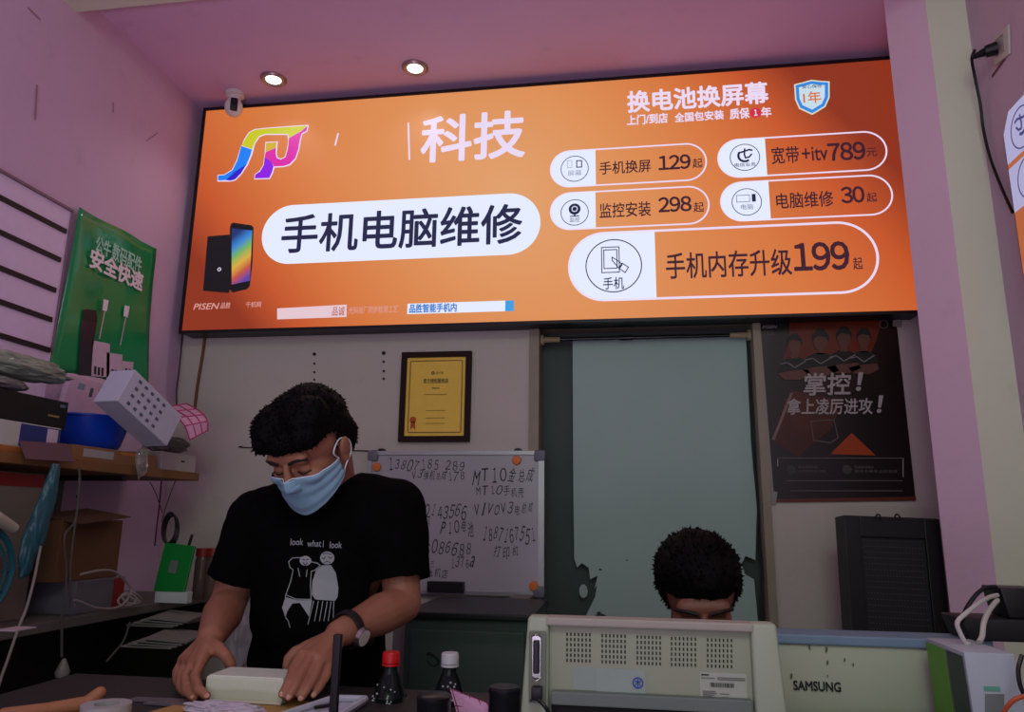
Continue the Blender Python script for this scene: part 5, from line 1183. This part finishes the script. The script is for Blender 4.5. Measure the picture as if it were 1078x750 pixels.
def hand_prims(w, fingers, thumb, r=(.0095, .0088, .0082, .0070)):
    ks = [f[0] for f in fingers]
    for f in ks: mb.cap(w, f, .019, .0112)
    for a, b in zip(ks, ks[1:]): mb.cap(a, b, .0112, .0112)
    mid = sum(ks, Vector())/len(ks)
    for i, f in enumerate(fingers):
        s_ = .9 if i == 3 else 1
        mb.chain(f, [.0098*s_, .0092*s_, .0085*s_, .0074*s_], 12)
    mb.cap(w.lerp(ks[0], .25), thumb[0], .016, .0135); mb.chain(thumb, [.0125, .0112, .0102, .0090], 12)
fl = lambda L_: [A(*q) for q in L_]
hL = [fl(((211,698,1.335),(205,713,1.300),(209,726,1.270),(218,733,1.268))), fl(((204,697,1.350),(195,713,1.318),(196,727,1.290),(204,735,1.272))),
      fl(((198,697,1.372),(190,711,1.348),(190,724,1.322),(196,731,1.312))), fl(((193,695,1.392),(186,707,1.378),(186,717,1.360),(191,724,1.350)))]
tL = fl(((230,684,1.372),(237,690,1.366),(242,698,1.372),(244,707,1.378)))
hR = [fl(((318,689,1.350),(309,704,1.318),(304,719,1.284),(297,731,1.272))), fl(((328,691,1.345),(317,709,1.308),(310,724,1.280),(304,734,1.270))),
      fl(((338,694,1.350),(331,712,1.318),(323,726,1.292),(317,735,1.284))), fl(((347,697,1.365),(343,713,1.340),(336,724,1.318),(330,732,1.308)))]
tR = fl(((322,683,1.392),(311,687,1.385),(304,694,1.382),(302,704,1.382)))
hand_prims(wL, hL, tL); hand_prims(wR, hR, tR)
body = mb.build('body', skin, m1); remesh(body, .0030, 5, .5)
# nails
mb = MB()
for f in hL+hR:
    d = (f[3]-f[2]).normalized(); n_ = (CAM-f[3]).normalized(); n_ = (n_-d*n_.dot(d)).normalized(); x_ = d.cross(n_)
    mb.ell(f[3]+n_*.0052+d*.001, (.0045, .0055, .0016), Matrix((x_, d, n_)).transposed(), 10)
mb.build('fingernails', mat('nail', 'b88c78', .35), m1, True)
# hair
cut1 = lambda p: (p.z < .062-.10*max(0, (p.y+.02))*4 and p.y < .0 and p.z < .07) or p.z < -.055 or (abs(p.x) > .05 and p.z < .0 and p.y < .01)
h1 = hair_mesh('hair', T1, [((0, .026, .063), (.088, .095, .080)), ((-.042, -.022, .092), (.044, .058, .044)), ((.038, -.012, .098), (.048, .058, .046)), ((0, .065, .01), (.076, .055, .072)), ((-.050, -.040, .072), (.034, .048, .040)), ((.045, -.035, .076), (.036, .050, .040)), ((-.005, -.064, .072), (.045, .030, .030))], cut1, m1, 3, 1500, .0075, (.1, -.85, -.1))
# brows and lash lines
for s_ in (-1, 1):
    MB().tube([T1@Vector(q) for q in ((s_*.014, -.092, .040), (s_*.032, -.090, .046), (s_*.052, -.076, .040))], .0035, 6, 4).build('eyebrow', lash, m1, True)
for s_ in (-1, 1): MB().tube([T1@Vector(q) for q in ((s_*.017, -.0805, .013), (s_*.031, -.0860, .0095), (s_*.047, -.0760, .012))], .0016, 6, 4).build('eyelash', lash, m1, True)
# face mask, wrapped over nose, cheeks and chin
bvh = BVHTree.FromObject(body, bpy.context.evaluated_depsgraph_get())
T1i = T1.inverted()
def mk(u, v):
    a = (u-.5)*2*math.radians(78); z = (.012-.052*abs(math.sin(a))**1.6*.35)*(1-v)+(-.112+.055*abs(math.sin(a))**1.3)*v
    o_ = T1@Vector((0, .0, z*.75)); tgt = T1@Vector((.3*math.sin(a), -.3*math.cos(a), z*1.0))
    d = (tgt-o_).normalized(); out = o_+d*.3
    hit = bvh.ray_cast(out, -d, .4)
    q_ = hit[0] if hit[0] is not None else o_+d*.08
    L_ = (q_-o_).length; L_ = max(L_, .062+.03*math.cos(a))
    return o_+d*(L_+.007+.0015*math.sin(v*math.pi*6))
mkm = mat('light_blue_mask', '80a8ba', .7, var=.05)
mk_o = MB().grid(mk, 36, 24).build('face_mask', mkm, m1, True)
sm_ = mk_o.modifiers.new('s', 'SMOOTH'); sm_.iterations = 6; sm_.factor = .5; so = mk_o.modifiers.new('t', 'SOLIDIFY'); so.thickness = .0016; so.offset = 1; apply_mods(mk_o)
mb = MB(); mb.tube([mk(i/24, .01) for i in range(25)], .0014, 6, 1)
mb.build('mask_edge', mat('mask_white_edge', 'c8d4d8', .6), mk_o, True)
for s_, u_ in ((-1, 0), (1, 1)):
    e_ = [T1@Vector((s_*.080, .004, .030)), T1@Vector((s_*.084, .026, .012)), T1@Vector((s_*.080, .024, -.016))]
    MB().tube([mk(u_, .05), T1@Vector((s_*.080, -.03, .02)), e_[0], e_[1], e_[2], T1@Vector((s_*.078, -.01, -.03)), mk(u_, .92)], .0016, 6, 5).build('ear_loop', mat('mask_white_edge', 'c8d4d8', .6), mk_o, True)
# T-shirt
shm = mat('black_cotton', '080808', .95, var=.15, scale=60, spec=.05)
mb = MB(); slL = sL.lerp(eL, .72); slR = sR.lerp(eR, .76)
mb.cap(neck_base+Vector((0, 0, -.012)), sL+Vector((0, 0, .002)), .066, .062).cap(neck_base+Vector((0, 0, -.012)), sR+Vector((0, 0, .002)), .066, .062)
mb.cap(sL, slL+(slL-sL)*.3, .064, .060).cap(sR, slR+(slR-sR)*.3, .064, .062)
mb.ell(chest, (.165, .115, .19)).ell(A(336,640,1.67), (.155, .115, .16)).ell(belly, (.155, .118, .17)).cap(belly, hip, .135, .14)
mb.ell(A(300,560,1.64), (.08, .06, .08)).ell(A(385,558,1.64), (.08, .06, .08))
sh1 = mb.build('t_shirt', shm, m1); remesh(sh1, .005, 6, .5)
bm = bmesh.new(); bm.from_mesh(sh1.data)
for v in bm.verts:
    n = noise.noise(Vector((v.co.x*9, v.co.y*9, v.co.z*5)))*.010+abs(noise.noise(Vector((v.co.x*16+v.co.z*9, 3, v.co.z*13))))*.007; v.co += v.normal*n*.8
for e0, e1, c_ in ((sL, eL, slL), (sR, eR, slR)):
    d = (e1-e0).normalized()
    # only the sleeve end is opened
    gm = [f for f in bm.faces if (f.calc_center_median()-c_).dot(d) > 0 and ((f.calc_center_median()-c_)-d*(f.calc_center_median()-c_).dot(d)).length < .085 and (f.calc_center_median()-e1).length < .14 and abs(f.calc_center_median().x-chest.x) > .135]
    bmesh.ops.delete(bm, geom=gm, context='FACES')
nb = neck_base+Vector((0, -.02, .055)); axis = (nk-neck_base).normalized()
gm = [f for f in bm.faces if (f.calc_center_median()-nb).length < .074 or ((f.calc_center_median()-nb).cross(axis).length < .064 and f.calc_center_median().z > neck_base.z+.0)]
bmesh.ops.delete(bm, geom=gm, context='FACES')
gm = [f for f in bm.faces if f.calc_center_median().z < hip.z-.03]; bmesh.ops.delete(bm, geom=gm, context='FACES')
bmesh.ops.delete(bm, geom=[v for v in bm.verts if not v.link_faces], context='VERTS')
bmv = [v for v in bm.verts if v.is_boundary]
for _ in range(8):
    new = {v: sum((e.other_vert(v).co for e in v.link_edges if e.is_boundary), Vector())/max(1, sum(1 for e in v.link_edges if e.is_boundary)) for v in bmv}
    for v, c_ in new.items(): v.co = v.co.lerp(c_, .5)
bm.to_mesh(sh1.data); bm.free()
so = sh1.modifiers.new('t', 'SOLIDIFY'); so.thickness = .003; so.offset = 1; apply_mods(sh1)
sh1.data.polygons.foreach_set('use_smooth', [True]*len(sh1.data.polygons))
# print on the shirt, laid on the cloth
sbv = BVHTree.FromObject(sh1, bpy.context.evaluated_depsgraph_get())
def on_shirt(x, y, k=.0012):
    d = ray(x, y).normalized(); h = sbv.ray_cast(CAM, d)
    return h[0]-d*k if h[0] is not None else A(x, y, 1.56)
prw = mat('shirt_print_white', '8f9896', .8, var=.05)
def shirt_polys(ps, name, m=prw, k=.0012, sub=2.5):
    mb = MB()
    for poly in ps:
        bm = bmesh.new(); vs = [bm.verts.new((x, y, 0)) for x, y in poly]
        for a in tri(poly):
            try: bm.faces.new([vs[i] for i in a])
            except ValueError: pass
        for _ in range(3):
            ed = [e for e in bm.edges if e.calc_length() > sub]
            if not ed: break
            bmesh.ops.subdivide_edges(bm, edges=ed, cuts=1); bmesh.ops.triangulate(bm, faces=bm.faces)
        for v in bm.verts: v.co = on_shirt(v.co.x, v.co.y, k)
        mb.add(bm)
    return mb.build(name, m, sh1)
sp_ = lambda pts: opoly(pts, 5.77, 280, 550)
shirt_polys([sp_([(342,262),(395,262),(425,310),(440,400),(435,455),(420,478),(320,472),(300,470),(278,440),(282,360),(305,290)])], 'printed_back_figure')
shirt_polys([sp_([(372+44*math.cos(a*.45), 218+40*math.sin(a*.45)) for a in range(14)])], 'printed_head')
shirt_polys([sp_([(240+36*math.cos(a*.45), 235+30*math.sin(a*.45)) for a in range(14)])], 'printed_shouting_head')
shirt_polys([sp_([(118,455),(190,475),(280,474),(262,575),(205,490),(160,495),(130,540),(118,580),(98,520)])], 'printed_trousers')
def sstroke(lines, w, name, m=prw, k=.0012):
    ps = []
    for l_ in lines: ps += stroke(sp_(l_), w/5.77)
    return shirt_polys(ps, name, m, k)
sstroke([[(215,215),(160,218),(138,240),(145,275),(165,290)], [(268,240),(310,248),(330,262),(300,290),(275,300)], [(165,290),(150,360),(125,430),(118,455)], [(275,300),(270,380),(274,470)], [(195,280),(205,330)], [(250,290),(245,330)], [(118,440),(180,468),(275,470)]], 5, 'printed_outline')
sstroke([[(290,480),(270,560),(255,620)], [(318,480),(295,600)], [(345,482),(325,600)], [(372,484),(352,600)], [(395,484),(378,600)], [(412,480),(408,600)], [(120,580),(135,600),(145,640)]], 5, 'printed_stripes')
ikk = mat('shirt_print_black', '101012', .9)
sstroke([[(340,215),(350,225),(362,210)], [(378,212),(395,222),(402,208)], [(355,245),(372,238),(390,246)], [(345,195),(370,188),(398,198)]], 4, 'printed_face_lines', ikk, .002)
sstroke([[(222,225),(235,230)], [(245,230),(258,224)], [(225,245),(240,262),(252,246)]], 5, 'printed_mouth', ikk, .002)
for s_, x0_, x1_, yb in (('look', 148, 225, 140), ('what', 252, 335, 150), ('i', 345, 352, 152), ('look', 386, 460, 158)):
    g_, fs_, _a = textmesh(s_, .012, .1); mb = MB()
    V = []
    for u, v, h_ in g_:
        x, y = sp_([(x0_+(x1_-x0_)*u, yb-40*v)])[0]; V.append(mb.bm.verts.new(on_shirt(x, y, .0012+h_)))
    for f in fs_:
        try: mb.bm.faces.new([V[i] for i in f])
        except ValueError: pass
    me = bpy.data.meshes.new('printed_word'); mb.bm.to_mesh(me); mb.bm.free(); mkobj('printed_word', me, prw, sh1)
# trousers and shoes
mb = MB()
mb.ell(hip, (.165, .13, .12))
for s_ in (-1, 1):
    a = hip+Vector((s_*.085, 0, -.04)); k_ = Vector((hip.x+s_*.10, 1.71, .48)); an = Vector((hip.x+s_*.11, 1.74, .09))
    mb.cap(a, k_, .092, .066).cap(k_, an, .066, .052)
tr = mb.build('trousers', mat('dark_denim', '1a1c24', .85), m1); remesh(tr, .008, 4)
for s_ in (-1, 1):
    c_ = Vector((hip.x+s_*.11, 1.70, .045)); MB().ell(c_+Vector((0, -.03, 0)), (.045, .12, .044)).bb(c_.x-.044, c_.x+.044, 1.56, 1.80, .0, .022, .01).build('shoe', mat('grey_shoe', '3a3a3e', .6), m1, True)
# wristwatch
d = (eR-wR).normalized(); wc_ = wR+d*.028; w_ = thing('wrist_watch_tmp', wc_, '-', '-'); bpy.data.objects.remove(w_)
mb = MB(); n_ = (CAM-wc_).normalized(); n_ = (n_-d*n_.dot(d)).normalized(); x_ = d.cross(n_)
ringp = [wc_+(x_*math.cos(a*math.pi/16)+n_*math.sin(a*math.pi/16))*.034 for a in range(33)]
for off in (-.006, -.002, .002, .006): mb.tube([q_+d*off for q_ in ringp], .0032, 6, 1)
wt_o = mb.build('watch_strap', mat('dark_leather', '161012', .6), m1, True)
nn = (n_*.75+x_*(.66 if x_.x > 0 else -.66)).normalized(); cf = wc_+nn*.037
MB().cyl(cf-nn*.004, cf+nn*.005, .0195, .018, 28).build('watch_case', mat('steel_case', '9a9690', .2, .9), wt_o, True)
MB().cyl(cf+nn*.0052, cf+nn*.0058, .0155, .0155, 28).build('watch_dial', mat('watch_dial', 'c4c0b8', .4, 0), wt_o, True)
# --- seated man behind the printer -------------------------------------
m2 = thing('person', (A(738,700,1.66).x, 1.76, 0), 'seated person with spiky black hair, lower face hidden behind the beige printer', 'person')
h2c = A(736, 637, 1.62)
T2 = frame_from(h2c, (.02, -.88, -.46), (-.03, -.46, .88))
nb2 = h2c+Vector((0, .085, -.155)); nk2 = T2@Vector((0, .035, -.05)); s2L, s2R = nb2+Vector((-.165, .0, -.045)), nb2+Vector((.165, 0, -.045))
hip2 = Vector((nb2.x, 1.86, .60))
mb = MB(); head_prims(mb, T2, (0, 0)); mb.cap(nk2, nb2, .054, .06).cap(nb2, s2L, .055, .05).cap(nb2, s2R, .055, .05)
mb.ell(nb2.lerp(hip2, .4), (.15, .10, .17)).ell(hip2+Vector((0, 0, .08)), (.14, .11, .14))
for s_, sh_ in ((-1, s2L), (1, s2R)):
    el_ = Vector((nb2.x+s_*.235, 1.80, .84)); wr_ = Vector((nb2.x+s_*.12, 1.67, .705))
    limb(sh_, el_, .048, .045, .038); limb(el_, wr_, .038, .040, .025)
    kn = [wr_+Vector((-s_*.03+s_*.018*i, -.075+.004*abs(i-1), -.014)) for i in range(4)]
    fg = [[k_, k_+Vector((0, -.026, -.004)), k_+Vector((0, -.044, -.010)), k_+Vector((0, -.056-.004*(1-abs(i-1.5)), -.0125))] for i, k_ in enumerate(kn)]
    tb_ = [wr_+Vector((-s_*.028, -.025, -.008)), wr_+Vector((-s_*.046, -.045, -.014)), wr_+Vector((-s_*.052, -.065, -.019)), wr_+Vector((-s_*.052, -.078, -.022))]
    hand_prims(wr_, fg, tb_)
b2_ = mb.build('body', skin2, m2); remesh(b2_, .0035, 5, .5)
cut2 = lambda p: (p.z < .058 and p.y < -.035) or p.z < -.05 or (abs(p.x) > .04 and p.z < -.02 and p.y < .02)
hair_mesh('hair', T2, [((0, .022, .058), (.088, .100, .086)), ((.012, -.012, .085), (.066, .075, .050)), ((0, .06, .01), (.076, .056, .07))], cut2, m2, 8, 900, .008, (0, -.5, .3))
mb = MB(); rr = random.Random(5)
for i in range(40):
    a = T2@Vector((rr.uniform(-.01, .05), rr.uniform(-.03, .03), .118)); mb.cyl(a, a+T2.to_3x3()@Vector((rr.uniform(-.02, .022), rr.uniform(-.02, .02), rr.uniform(.010, .030))), .004, .0005, 5)
mb.build('hair_tuft', hairm, m2, True)
for s_ in (-1, 1):
    MB().tube([T2@Vector(q) for q in ((s_*.013, -.0925, .040), (s_*.032, -.091, .045), (s_*.054, -.076, .040))], .0038, 6, 4).build('eyebrow', lash, m2, True)
for s_ in (-1, 1): MB().tube([T2@Vector(q) for q in ((s_*.017, -.0805, .013), (s_*.031, -.0860, .0095), (s_*.047, -.0760, .012))], .0018, 6, 4).build('eyelash', lash, m2, True)
mb = MB().cap(nb2+Vector((0, .005, -.015)), s2L, .064, .062).cap(nb2+Vector((0, .005, -.015)), s2R, .064, .062).ell(nb2.lerp(hip2, .4), (.168, .12, .19)).ell(hip2+Vector((0, 0, .08)), (.155, .13, .16))
for s_, sh_ in ((-1, s2L), (1, s2R)): mb.cap(sh_, sh_.lerp(Vector((nb2.x+s_*.235, 1.80, .84)), .6), .06, .056)
s2_ = mb.build('t_shirt', mat('dark_grey_cotton', '24262a', .9), m2); remesh(s2_, .006, 5)
mb = MB().ell(hip2, (.16, .14, .11))
for s_ in (-1, 1): mb.cap(hip2+Vector((s_*.08, 0, -.02)), Vector((nb2.x+s_*.12, 1.52, .56)), .08, .062).cap(Vector((nb2.x+s_*.12, 1.52, .56)), Vector((nb2.x+s_*.12, 1.56, .09)), .06, .048)
t_ = mb.build('trousers', mat('dark_denim', '1a1c24', .85), m2); remesh(t_, .008, 4)
for s_ in (-1, 1):
    c_ = Vector((nb2.x+s_*.12, 1.52, .045)); MB().ell(c_+Vector((0, -.02, 0)), (.045, .12, .044)).bb(c_.x-.044, c_.x+.044, 1.38, 1.62, .0, .022, .01).build('shoe', mat('grey_shoe', '3a3a3e', .6), m2, True)
t = thing('stool', (hip2.x, hip2.y, 0), 'round dark stool under the seated person', 'stool')
zs2 = hip2.z-.115
MB().lathe((hip2.x, hip2.y, zs2-.05), [(0, 0), (.15, 0), (.165, .012), (.165, .038), (.15, .05), (0, .05)], 32).build('seat', mat('black_vinyl', '17171a', .4), t, True)
for a in (45, 135, 225, 315):
    ca_, sa_ = math.cos(math.radians(a)), math.sin(math.radians(a))
    MB().cyl((hip2.x+.10*ca_, hip2.y+.10*sa_, zs2-.05), (hip2.x+.17*ca_, hip2.y+.17*sa_, 0), .012).build('leg', al, t, True)
